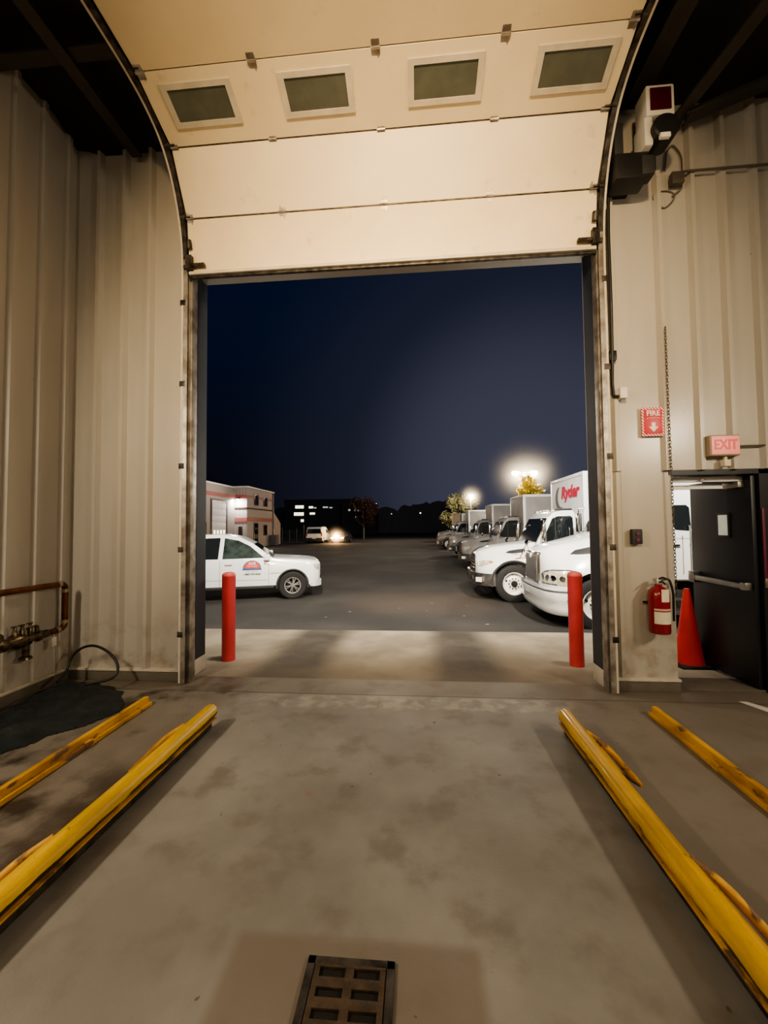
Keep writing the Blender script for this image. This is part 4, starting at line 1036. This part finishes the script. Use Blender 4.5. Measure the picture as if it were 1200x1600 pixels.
    if I:
        # wordmark and swoosh on the box front
        text_obj('lettering', 'Ryder', .46, 'logo_red', cb, (bxf+.012,.30,2.93), (R(90),0,R(90)), shear=.25, sx=1.15, bold=.02, ext=.004)
        bm = B(); n = 20
        def sw(k, d_):
            a_ = R(100+200*k/n); wv = .10*math.sin(PI*min(1, k/n*1.0)); rr = .36+d_*wv
            return (-.42+rr*math.cos(a_)*.9, 2.82+rr*math.sin(a_)*.9)
        for k in range(n): 
            q4 = [sw(k,-1), sw(k+1,-1), sw(k+1,1), sw(k,1)]
            prism(bm, q4, lambda y, z: (bxf+.008,y,z), lambda y, z: (bxf+.013,y,z))
        obj('swoosh', bm, 'logo_grey', cb)
    return t
GZ = -.35
TX = 'white box truck'
tI = make_truck('white truck with chrome bumper and red side stripes, its box lettered', 'I', (1.52,11.95,GZ), R(180))
tK = make_truck('nearest white truck with tall grey grille behind the red bollard', 'K', (2.42,8.95,-.32), R(180))
rest = [((1.98,19.6,GZ),'dim grey box truck parked next behind the white lettered truck'), ((2.0,27.2,GZ),'dim grey box truck second behind the white lettered truck'),
        ((1.7,36.5,GZ),'dim grey box truck third behind the white lettered truck'), ((2.2,46.,GZ),'dim grey box truck farthest back in the row, before the cream trailer')]
for loc, lb in rest:
    c_ = copy_tree(tI, None, ('lettering','swoosh','red_stripe')); c_.location = loc; c_['label'] = lb; c_['group'] = 'dim box trucks in the row'
    for ch in kids(c_):
        for q_ in [ch]+kids(ch):
            if q_.type == 'MESH' and q_.material_slots and q_.data.materials[0] in (M['white_paint'], M['white_box']):
                q_.material_slots[0].link = 'OBJECT'; q_.material_slots[0].material = M['dimmed_paint' if q_.data.materials[0] == M['white_paint'] and 'rail' not in q_.name else ('white_paint' if 'rail' in q_.name else 'dimmed_box')]  # white darkened to grey so the far trucks look dimmer
# long cream trailer far right
t = thing('box_trailer', 'cream box trailer lit by the far lamp under the pale tree', 'trailer', (9.6,57,GZ))
bm = B(); bx(bm, (-4.6,-1.25,1.0), (5,1.25,3.75), .04); obj('cargo_box', bm, 'cream_box', t)
bm = B()
for k in range(12): bx(bm, (-4.5+k*.82,-1.29,1.05), (-4.44+k*.82,-1.25,3.65))
bx(bm, (-4.65,-1.29,3.55), (5.05,-1.24,3.78)); obj('side_post', bm, 'cream_box', t)
bm = B(); bx(bm, (-4,-1.0,.5), (4.8,1.0,1.0)); obj('underframe', bm, 'plastic_dark', t)
for x in (3.2,4.3): wheel(t, x, -1.05, .48, .3, .29, -1, 'steel')
bm = B(); bx(bm, (-3.5,-1.0,0), (-3.35,-.85,1.0)); bx(bm, (-3.5,.85,0), (-3.35,1.0,1.0)); obj('landing_leg', bm, 'plastic_dark', t)

# -------------------------------------------------- cars and vans built from a side profile
def make_car(name, label, cat, loc, rz, L_, W_, prof, wins, front, rear, wr, wx, paint='white_paint'):
    t = thing(name, label, cat, loc, rz)
    zb = front['belt']; zt = max(z for x, z in prof)
    yw = lambda z: W_/2-(.0 if z < zb else .16*(z-zb)/(zt-zb))
    bm = B(); prism(bm, prof, lambda x, z: (x,-yw(z),z), lambda x, z: (x,yw(z),z)); bmesh.ops.bevel(bm, geom=list(bm.edges), offset=.05, segments=2, affect='EDGES'); body = obj('body', bm, paint, t)
    q = []
    for xa in wx:
        for s_ in (1,-1):
            c_ = B(); lathe(c_, [(0,-.25),(wr+.06,-.25),(wr+.06,.25),(0,.25)], 28, Matrix.Translation((xa,s_*W_/2,wr))@Matrix.Rotation(R(90), 4, 'X')); q.append(c_)
    cut(body, q)
    for xa in wx:
        for s_ in (1,-1): wheel(t, xa, s_*(W_/2-.12), wr, .22, wr*.62, s_, 'alloy')
    for s_ in (1,-1):
        for pl in wins: side_glass(t, pl, yw, s_)
        bm = B(); bx(bm, (front['x']-.10,s_*(W_/2-.42),front['hz']), (front['x']+.012,s_*(W_/2-.10),front['hz']+.16), .03); obj('headlight', bm, front.get('mat','lamp_lens'), t)
        bm = B(); bx(bm, (rear['x']-.012,s_*(W_/2-.16),rear['tz']), (rear['x']+.06,s_*(W_/2-.02),rear['tz']+rear['th']), .02); obj('tail_light', bm, 'tail_red', t)
        bm = B(); bx(bm, (front['mx']-.08,s_*(W_/2-.02),zb+.02), (front['mx']+.06,s_*(W_/2+.18),zb+.2), .03); obj('mirror', bm, 'plastic_dark', t)
    w0, w1 = front['ws']; front_glass(t, w0[0], w0[1], w1[0], w1[1], yw, .1, off=.02)
    r0, r1 = rear['ws']; front_glass(t, r0[0], r0[1], r1[0], r1[1], yw, .12, name='rear_window', off=.02)
    bm = B(); bx(bm, (front['x']-.10,-W_/2+.03,.25), (front['x']+.05,W_/2-.03,.55), .05); obj('front_bumper', bm, 'plastic_dark', t)
    bm = B(); bx(bm, (rear['x']-.07,-W_/2+.03,.28), (rear['x']+.10,W_/2-.03,.72), .05); obj('rear_bumper', bm, 'plastic_dark', t)
    bm = B(); bx(bm, (rear['x']-.085,-.26,.60), (rear['x']-.06,.26,.72)); obj('licence_plate', bm, 'plate', t)
    return t
vp = [(0,.35),(.02,.95),(-.55,1.22),(-1.35,1.95),(-1.9,2.12),(-4.9,2.10),(-5.02,1.98),(-5.08,1.1),(-5.08,.35)]
make_car('van', 'white cargo van parked far back, rear doors facing the bay', 'van', (-13.25,55.6,GZ), R(92), 5.1, 2.1, vp,
         [[(-1.02,1.32),(-1.45,1.76),(-2.1,1.80),(-2.1,1.30)]], dict(belt=1.2, x=0., hz=.78, mx=-.95, ws=((-.60,1.27),(-1.32,1.82))), dict(x=-5.08, tz=.9, th=.5, ws=((-5.075,1.25),(-5.035,1.86))), .34, (-.95,-4.1))
sp = [(0,.30),(.0,.70),(-.9,.90),(-1.55,1.38),(-2.9,1.42),(-3.7,1.0),(-4.4,.95),(-4.45,.30)]
make_car('car', 'dark car with glowing headlights facing the bay beside the van', 'car', (-10.2,51.,GZ), R(-95), 4.5, 1.8, sp,
         [[(-1.25,.98),(-1.66,1.32),(-2.15,1.34),(-2.15,.98)],[(-2.25,.98),(-2.25,1.34),(-2.8,1.33),(-3.2,1.0)]], dict(belt=.9, x=0., hz=.58, mx=-1.15, mat='head_warm', ws=((-.98,.96),(-1.50,1.34))), dict(x=-4.45, tz=.7, th=.15, ws=((-3.6,1.06),(-2.98,1.38))), .33, (-.85,-3.55), 'plastic_dark')
# two dim cars at the far end of the truck row
c_ = bpy.data.objects['car']
for k, (x, y) in enumerate(((3.0,61.),(3.6,68.))):
    n_ = copy_tree(c_, None, ('headlight',)); n_.location = (x,y,GZ); n_.rotation_euler = (0,0,R(185)); n_['label'] = ('dim parked car just past the last box truck of the row', 'farthest dim parked car at the end of the row')[k]
    
# -------------------------------------------------- the metal building at left
t = thing('metal_building', 'long beige metal building with red stripes and roll-up door', 'building', (-18.25,36.6,GZ))
def q3(x, y, z): return (x+17.5, y-36, z)
bm = B(); bx(bm, q3(-30,24,0), q3(-17.6,38.8,6.05)); obj('main_wall', bm, 'cladding', t)
bm = B(); bx(bm, q3(-30,38.8,0), q3(-16.35,46.3,6.15)); obj('office_wall', bm, 'cladding', t)
bm = B(); prism(bm, [(46.3,0),(49.3,0),(49.3,2.6),(48.8,2.9),(46.3,4.2)], lambda y, z: q3(-17.2,y,z), lambda y, z: q3(-16.5,y,z)); obj('lean_to', bm, 'cladding', t)
bm = B(); bx(bm, q3(-30.2,23.8,6.05), q3(-17.45,38.8,6.2)); bx(bm, q3(-30.2,38.7,6.15), q3(-16.2,46.4,6.3)); obj('roof_edge', bm, 'white_box', t)
bm = B(); bx(bm, q3(-17.6,30,5.0), q3(-17.57,38.8,5.35)); bx(bm, q3(-17.6,38.74,5.05), q3(-16.33,38.79,5.4)); bx(bm, q3(-17.6,38.74,2.65), q3(-16.33,38.79,3.1)); bx(bm, q3(-16.35,38.79,2.75), q3(-16.31,46.3,3.15)); bx(bm, q3(-16.35,38.79,5.15), q3(-16.31,46.3,5.4)); obj('red_stripe', bm, 'stripe_dull', t)
bm = B(); bx(bm, q3(-17.6,38.72,4.0), q3(-16.28,38.8,4.12)); bx(bm, q3(-16.37,38.72,4.0), q3(-16.27,46.3,4.12)); obj('belt_rail', bm, 'window_brown', t)
bm = B(); bx(bm, q3(-17.6,33.9,0), q3(-17.56,37.1,4.75)); obj('door_surround', bm, 'window_brown', t)
rd = B(); bx(rd, q3(-17.6,34.1,0), q3(-17.52,36.7,4.6)); 
for k in range(7): bx(rd, q3(-17.53,34.1,.2+k*.6), q3(-17.505,36.7,.75+k*.6), .01)
rd = obj('roll_up_door', rd, 'white_box', t)
for k in range(4):
    bm = B(); bx(bm, q3(-17.51,34.35+k*.6,1.45), q3(-17.49,34.65+k*.6,1.85), .02); obj('pane', bm, 'window_lit', rd)
for y0, y1, z0, z1, nm in ((40.6,41.7,4.45,5.6,'window'),(43.2,44.3,4.45,5.5,'window'),(43.2,44.2,1.2,2.4,'window'),(40.5,41.6,0,2.6,'entry_door'),(32.2,33.2,0,2.6,'entry_door')):
    xb = -16.35 if y0 > 38 else -17.6
    bm = B(); bx(bm, q3(xb-.02,y0,z0), q3(xb+.06,y1,z1), .01); o = obj(nm, bm, 'window_brown', t)
    bm = B(); bx(bm, q3(xb+.05,y0+.12,max(z0,.3)+.1), q3(xb+.075,y1-.12,z1-.12)); obj('pane', bm, 'car_glass', o)
bm = B(); bx(bm, q3(-17.2,38.7,0), q3(-16.85,38.8,2.2)); bx(bm, q3(-17.15,38.68,1.7), q3(-16.9,38.72,2.0)); obj('side_entry_door', bm, 'window_brown', t)
bm = B(); tube(bm, [q3(-16.28,46.1,0), q3(-16.28,46.1,6.1)], .08, 8); obj('downspout', bm, 'window_brown', t)
bm = B(); bx(bm, q3(-16.3,44.9,0), q3(-15.5,45.9,1.2), .1); obj('bin', bm, 'silhouette', t)
bm = B(); bx(bm, q3(-17.25,38.3,4.95), q3(-17.05,38.7,5.15), .03); wl = obj('wall_lamp', bm, 'plastic_dark', t)
bm = B(); bx(bm, q3(-17.22,38.32,4.90), q3(-17.08,38.66,4.95)); obj('lamp_lens', bm, 'lamp_white', wl)
# -------------------------------------------------- fence by the building
t = thing('chain_fence', 'low chain-link fence between the metal building and the van', 'fence', (-17.2,54,GZ))
for k in range(6):
    bm = B(); tube(bm, [(-2.2+k*1.0,0,0),(-2.2+k*1.0,0,(1.9,2.1,1.7,1.9,2.4,1.6)[k])], .05, 8); obj('fence_post', bm, 'pole_grey', t)
bm = B()
for k in range(26): tube(bm, [(-2.2+k*.2,0,.05),(-2.2+min(25,k+7)*.2,0,1.6)], .008, 4); tube(bm, [(-2.2+k*.2,0,1.6),(-2.2+min(25,k+7)*.2,0,.05)], .008, 4)
tube(bm, [(-2.2,0,1.6),(2.8,0,1.6)], .03, 6); obj('mesh', bm, 'fence_grey', t)
bm = B(); bx(bm, (-1.2,-.08,0), (3.0,.08,.16), .02); o = obj('parking_kerb', bm, 'fence_grey'); o.location = (-16.8,52.3,GZ); tag(o, 'low kerb on the ground in front of the chain-link fence', 'kerb')
bm = B(); tube(bm, [(0,0,0),(0,0,1.95)], .11, 10); o = obj('marker_post', bm, 'pole_grey'); o.location = (-8.75,66,GZ); tag(o, 'pale post standing under the reddish tree', 'post')
# -------------------------------------------------- far dark office block with lit windows
t = thing('office_block', 'far dark office block with a few lit windows', 'building', (-32,125,GZ))
bm = B(); bx(bm, (-10,0,0), (12.5,8,11)); obj('wall', bm, 'silhouette', t)
for x0, x1, z0, z1, m_ in ((-6.4,-3.6,8.2,9.1,'window_lit'),(-6.8,-3.6,5.9,6.9,'window_lit'),(-4.6,-3.6,3.9,4.7,'window_lit'),(-2.0,-.6,8.2,8.8,'window_lit'),(-.4,.5,8.1,8.5,'window_dim'),(-1.7,.0,6.2,6.8,'window_lit'),(2.5,4.2,8.2,8.7,'window_dim'),(4.6,5.6,8.1,8.5,'window_dim')):
    bm = B(); n = max(1, int((x1-x0)/.8)); w1 = (x1-x0)/n
    for k in range(n): bx(bm, (x0+k*w1,-.06,z0), (x0+(k+1)*w1-.08,.02,z1))
    obj('window', bm, m_, t)
t = thing('low_building', 'far dark low building with small pale lights behind the van', 'building', (-19.,118,GZ))
bm = B(); bx(bm, (-3,0,0), (7,6,9)); obj('wall', bm, 'silhouette', t)
for x0, z0 in ((-1.2,6.9),(.6,6.9),(1.5,6.8),(2.0,7.1),(.9,4.8)):
    bm = B(); bx(bm, (x0,-.06,z0), (x0+.6,.02,z0+.5)); obj('window', bm, 'window_dim', t)
# -------------------------------------------------- trees
def tree(label, loc, h, rad, zc, m, n=900, leaf=.28, seed=1, squash=1.):
    rnd = random.Random(seed); t = thing('tree', label, 'tree', loc)
    bm = B(); tube(bm, [(0,0,0),(.08,.05,h*.25),(-.05,0,h*.5),(.05,.02,h*.8)], [.05*rad+.08,.04*rad+.06,.03*rad+.04,.02], 8)
    for k in range(9):
        a_ = rnd.uniform(0,2*PI); z = rnd.uniform(h*.3,h*.7); tube(bm, [(0,0,z),(rad*.45*math.cos(a_),rad*.45*math.sin(a_),z+rad*.35),(rad*.75*math.cos(a_),rad*.75*math.sin(a_),z+rad*.6)], [.06,.035,.012], 5)
    obj('trunk', bm, 'bark', t)
    blobs = [(rnd.uniform(-.6,.6)*rad, rnd.uniform(-.6,.6)*rad, zc+rnd.uniform(-.6,.7)*rad*squash, rnd.uniform(.3,.5)*rad) for _ in range(11)]
    bm = B()
    for k in range(n):
        bx_, by_, bz_, br_ = rnd.choice(blobs); v = Vector((rnd.gauss(0,1),rnd.gauss(0,1),rnd.gauss(0,1))).normalized()*br_*rnd.uniform(.5,1.05)
        p = Vector((bx_,by_,bz_))+Vector((v.x,v.y,v.z*squash)); u = Vector((rnd.gauss(0,1),rnd.gauss(0,1),rnd.gauss(0,1))).normalized(); w_ = u.orthogonal().normalized(); s_ = leaf*rnd.uniform(.6,1.3)
        bm.faces.new([bm.verts.new(p+u*s_), bm.verts.new(p+w_*s_*.5), bm.verts.new(p-u*s_), bm.verts.new(p-w_*s_*.5)])
    obj('crown', bm, m, t, smooth=False); return t
tree('reddish tree standing by the far end of the yard', (-9.6,72,GZ), 6.2, 3.0, 4.1, 'leaf_red', 1500, .30, 3, 1.1)
tree('pale green tree lit by the far lamp above the cream trailer', (6.6,66,GZ), 7.4, 2.9, 4.6, 'leaf_green', 1500, .30, 5, 1.1)
tree('yellow tree glowing right under the twin yard lamp', (8.7,31.5,GZ), 5.6, 1.0, 4.75, 'leaf_yellow', 1200, .15, 8, 1.)
# dark belt of trees along the horizon
bm = B(); rnd = random.Random(4); V = []
for k in range(241):
    x = -130+260*k/240; h = (9.5 if x < 20 else 7.5)+2*mn.noise(Vector((x*.06,0,0)))+1.2*mn.noise(Vector((x*.35,3,0)))+1.2*mn.noise(Vector((x*1.3,5,0)))
    V.append((bm.verts.new((x,0,0)), bm.verts.new((x,0,h)), bm.verts.new((x,6,h*.7)), bm.verts.new((x,6,0))))
for A, Bq in zip(V, V[1:]):
    for k in range(3): bm.faces.new((A[k], Bq[k], Bq[k+1], A[k+1]))
o = obj('treeline', bm, 'foliage_dark'); o.location = (0,136,GZ); tag(o, 'black belt of trees along the horizon of the yard', 'trees', kind='stuff')
# -------------------------------------------------- yard lamps
def yard_lamp(label, loc, h, heads, m):
    t = thing('yard_lamp', label, 'street lamp', loc)
    bm = B(); tube(bm, [(0,0,0),(0,0,h)], [.11,.06], 10); bx(bm, (-.2,-.2,0), (.2,.2,.25), .03); obj('pole', bm, 'pole_grey', t)
    bm = B(); tube(bm, [(min(heads+[0]),0,h-.05),(max(heads+[0]),0,h-.05)], .04, 8); obj('arm', bm, 'pole_grey', t)
    for x in heads:
        bm = B(); bx(bm, (x-.28,-.22,h-.06), (x+.28,.25,h+.10), .05); hd = obj('lamp_head', bm, 'pole_grey', t)
        bm = B(); lathe(bm, [(0,-.16),(.2,-.13),(.28,0),(.28,.03),(0,.03)], 16, Matrix.Translation((x,-.12,h-.08))@Matrix.Rotation(R(25), 4, 'X')); obj('lamp_lens', bm, m, hd)
    return t
yard_lamp('tall twin-headed yard lamp shining above the truck row', (8.63,33.0,GZ), 6.3, [-.72,.72], 'lamp_white')
yard_lamp('smaller far yard lamp glowing above the cream trailer', (7.9,59.5,GZ), 6.6, [0.], 'lamp_warm')
for x, y, z, s_, lb in ((.9,100,5.4,.20,'tiny distant lamp left of the pale green tree'), (-6.9,110,5.6,.13,'tiny distant lamp beside the reddish tree'), (-11.2,112,8.6,.10,'tiny distant lamp above the reddish tree')):
    t = thing('distant_lamp', lb, 'lamp', (x,y,GZ))
    bm = B(); tube(bm, [(0,0,0),(0,0,z)], .06, 6); obj('pole', bm, 'silhouette', t)
    bm = B(); lathe(bm, [(0,-s_),(s_*.7,-s_*.7),(s_,0),(s_*.7,s_*.7),(0,s_)], 12, Matrix.Translation((0,-.1,z))); obj('lamp_lens', bm, 'window_lit', t)
# dry leaves on the asphalt
rnd = random.Random(11)
for k, (x, y) in enumerate(((-.2,11.2),(.35,10.6),(.75,11.0),(1.2,10.2),(1.0,9.0),(-.45,9.9),(.2,9.6),(1.35,8.1),(-1.6,9.4),(-2.0,8.7))):
    bm = B(); s_ = rnd.uniform(.035,.06); bm.faces.new([bm.verts.new(p) for p in ((s_,0,.012),(s_*.3,s_*.6,.02),(-s_,0,.008),(-s_*.2,-s_*.55,.015))])
    o = obj('dry_leaf', bm, 'litter', smooth=False); o.location = (x,y,floor_z(y)+.004); o.rotation_euler = (0,0,rnd.uniform(0,6)); tag(o, 'small pale dry leaf lying on the dark asphalt', 'leaf', 'dry leaves on the asphalt')

# ================================================================== LIGHT
def area(name, loc, rot, size, power, col, sy=None, spread=None):
    l = bpy.data.lights.new(name, 'AREA'); l.energy = power; l.color = col; l.size = size
    if sy: l.shape = 'RECTANGLE'; l.size_y = sy
    if spread: l.spread = spread
    o = bpy.data.objects.new(name, l); COL.objects.link(o); o.location = loc; o.rotation_euler = rot; return o
def point(name, loc, power, col, r=.1):
    l = bpy.data.lights.new(name, 'POINT'); l.energy = power; l.color = col; l.shadow_soft_size = r
    o = bpy.data.objects.new(name, l); COL.objects.link(o); o.location = loc; return o
WARM = (1., .85, .64)
# bay lights: a row along each side wall, plus an unseen fill added for the door
for x, sg in ((-3.7, 1), (4.6, -1)):
    area('bay_lamp', (x,.6,3.3), (R(12),R(-46*sg),0), .25, 118, WARM, .9)
    area('bay_lamp', (x*.9,-3.2,5.2), (R(35),0,0), .4, 52, WARM, 1.6)
area('door_fill', (-.1,-2.2,4.75), (R(82),0,0), .5, 115, (1., .73, .42), .4, R(62))  # added narrow light that brightens the raised door, no fixture behind it
# flood lights on the outside of the building
COOLW = (1., .94, .82)
for x, rz in ((-1.6,8), (2.6,-6)):
    area('outside_flood', (x,4.72,5.6), (R(68),0,R(rz)), .35, 720, COOLW, .25, R(140))
area('apron_lamp', (-.3,4.72,5.0), (R(22),0,0), .3, 95, WARM, .3)
# yard lamps, and two unseen fills added over the asphalt
for x in (7.9, 9.35): point('yard_and_fill_light', (x,32.7,5.75), 2600, (1.,.90,.72), .2)
point('yard_and_fill_light', (7.9,59.0,5.9), 2200, (1.,.84,.60), .2)
point('yard_and_fill_light', (-4,62,9.), 2500, (1.,.80,.60), .5)  # unseen fill added to brighten the far yard
point('yard_and_fill_light', (-3,32,10.), 1500, (1.,.84,.66), .5)  # second added fill, over the middle of the yard
area('building_light', (-17.9,38.8,4.6), (R(10),0,0), .4, 260, (1.,.97,.9), .4)
point('building_light', (-15.3,34.6,5.2), 260, (1.,.86,.74), .3)
point('car_light', (-10.15,50.2,.5), 700, (1.,.55,.22), .1)
point('car_light', (-10.9,53.,1.4), 300, (1.,.80,.42), .2)

# thin mist lit by the lamps
def mist(label, loc, rad, dens, col=(1,1,1)):
    bm = B(); bmesh.ops.create_icosphere(bm, subdivisions=3, radius=rad)
    m = bpy.data.materials.new('mist'); m.use_nodes = True; nt = m.node_tree; nt.nodes.clear()
    out_ = nt.nodes.new('ShaderNodeOutputMaterial'); vs = nt.nodes.new('ShaderNodeVolumeScatter'); vs.inputs['Color'].default_value = (*col,1)
    vs.inputs['Anisotropy'].default_value = .3
    tc_ = nt.nodes.new('ShaderNodeTexCoord'); ln = nt.nodes.new('ShaderNodeVectorMath'); ln.operation = 'LENGTH'; nt.links.new(tc_.outputs['Object'], ln.inputs[0])
    mp = nt.nodes.new('ShaderNodeMapRange'); mp.interpolation_type = 'SMOOTHSTEP'; nt.links.new(ln.outputs['Value'], mp.inputs[0])
    mp.inputs[1].default_value = 0.; mp.inputs[2].default_value = rad*.98; mp.inputs[3].default_value = dens; mp.inputs[4].default_value = 0.
    pw = nt.nodes.new('ShaderNodeMath'); pw.operation = 'POWER'; pw.inputs[1].default_value = 4.; mp.inputs[3].default_value = 1.; mp.interpolation_type = 'LINEAR'; nt.links.new(mp.outputs[0], pw.inputs[0]); ml = nt.nodes.new('ShaderNodeMath'); ml.operation = 'MULTIPLY'; ml.inputs[1].default_value = dens; nt.links.new(pw.outputs[0], ml.inputs[0]); nt.links.new(ml.outputs[0], vs.inputs['Density']); nt.links.new(vs.outputs[0], out_.inputs['Volume'])
    MATS['mist'] = m
    o = obj('mist', bm, 'mist'); o.location = loc; return tag(o, label, 'mist', kind='stuff')
mist('misty glow hanging round the tall twin-headed yard lamp', (8.63,32.8,5.7), 4.6, .15, (1,.88,.66))
mist('misty glow hanging round the smaller far yard lamp', (7.9,59.2,5.9), 3.2, .24, (1,.90,.70))
mist('orange glow in the air round the car headlights', (-10.15,50.2,.45), 2.0, 1.3)

# world: night sky, navy overhead, paler toward the yard lamps
W = bpy.data.worlds.new('night'); SC.world = W; W.use_nodes = True; nt = W.node_tree
bg = nt.nodes['Background']; tc = nt.nodes.new('ShaderNodeTexCoord')
def wv(op, a_, b_):
    n = nt.nodes.new('ShaderNodeVectorMath'); n.operation = op; nt.links.new(a_, n.inputs[0]); n.inputs[1].default_value = b_; return n
nrm = nt.nodes.new('ShaderNodeVectorMath'); nrm.operation = 'NORMALIZE'; nt.links.new(tc.outputs['Generated'], nrm.inputs[0])
lampdir = Vector((8.63,33,4.4)).normalized()
dt = wv('DOT_PRODUCT', nrm.outputs[0], lampdir)
def mr(v, a_, b_, c_=0., d_=1.):
    n = nt.nodes.new('ShaderNodeMapRange'); n.interpolation_type = 'SMOOTHSTEP'; nt.links.new(v, n.inputs[0])
    for k, q in enumerate((a_, b_, c_, d_)): n.inputs[k+1].default_value = q
    return n.outputs[0]
sp_ = nt.nodes.new('ShaderNodeSeparateXYZ'); nt.links.new(nrm.outputs[0], sp_.inputs[0])
def wmix(f_, a_, b_):
    n = nt.nodes.new('ShaderNodeMix'); n.data_type = 'RGBA'; nt.links.new(f_, n.inputs[0])
    for k, v in ((6, a_), (7, b_)):
        if isinstance(v, tuple): n.inputs[k].default_value = (*v, 1)
        else: nt.links.new(v, n.inputs[k])
    return n.outputs[2]
c = wmix(mr(sp_.outputs[2], .02, .5), (.0060,.0065,.0100), (.0035,.0085,.026))
c = wmix(mr(dt.outputs['Value'], .74, 1.0), c, (.024,.026,.044))
c = wmix(mr(dt.outputs['Value'], .91, 1.0), c, (.058,.060,.088))
nt.links.new(c, bg.inputs['Color']); bg.inputs['Strength'].default_value = 1.

# ================================================================== CAMERA
cam = bpy.data.cameras.new('camera'); cam.sensor_fit = 'VERTICAL'; cam.sensor_height = 36.; cam.lens = 629.334/1600*36.
cam.clip_start = .05; cam.clip_end = 600
co = bpy.data.objects.new('camera', cam); COL.objects.link(co)
p, y, r = R(2.14810747), R(4.64973198), R(-.56594363)
fw = Vector((-math.sin(y)*math.cos(p), math.cos(y)*math.cos(p), math.sin(p))); rt = Vector((math.cos(y), math.sin(y), 0)); up = rt.cross(fw)
rt2 = rt*math.cos(r)+up*math.sin(r); up2 = up*math.cos(r)-rt*math.sin(r)
m3 = Matrix((rt2, up2, -fw)).transposed(); m4 = m3.to_4x4(); m4.translation = (0,0,1.65); co.matrix_world = m4
SC.camera = co
SC.view_settings.view_transform = 'AgX'; SC.view_settings.look = 'AgX - Medium High Contrast'; SC.view_settings.exposure = 0.
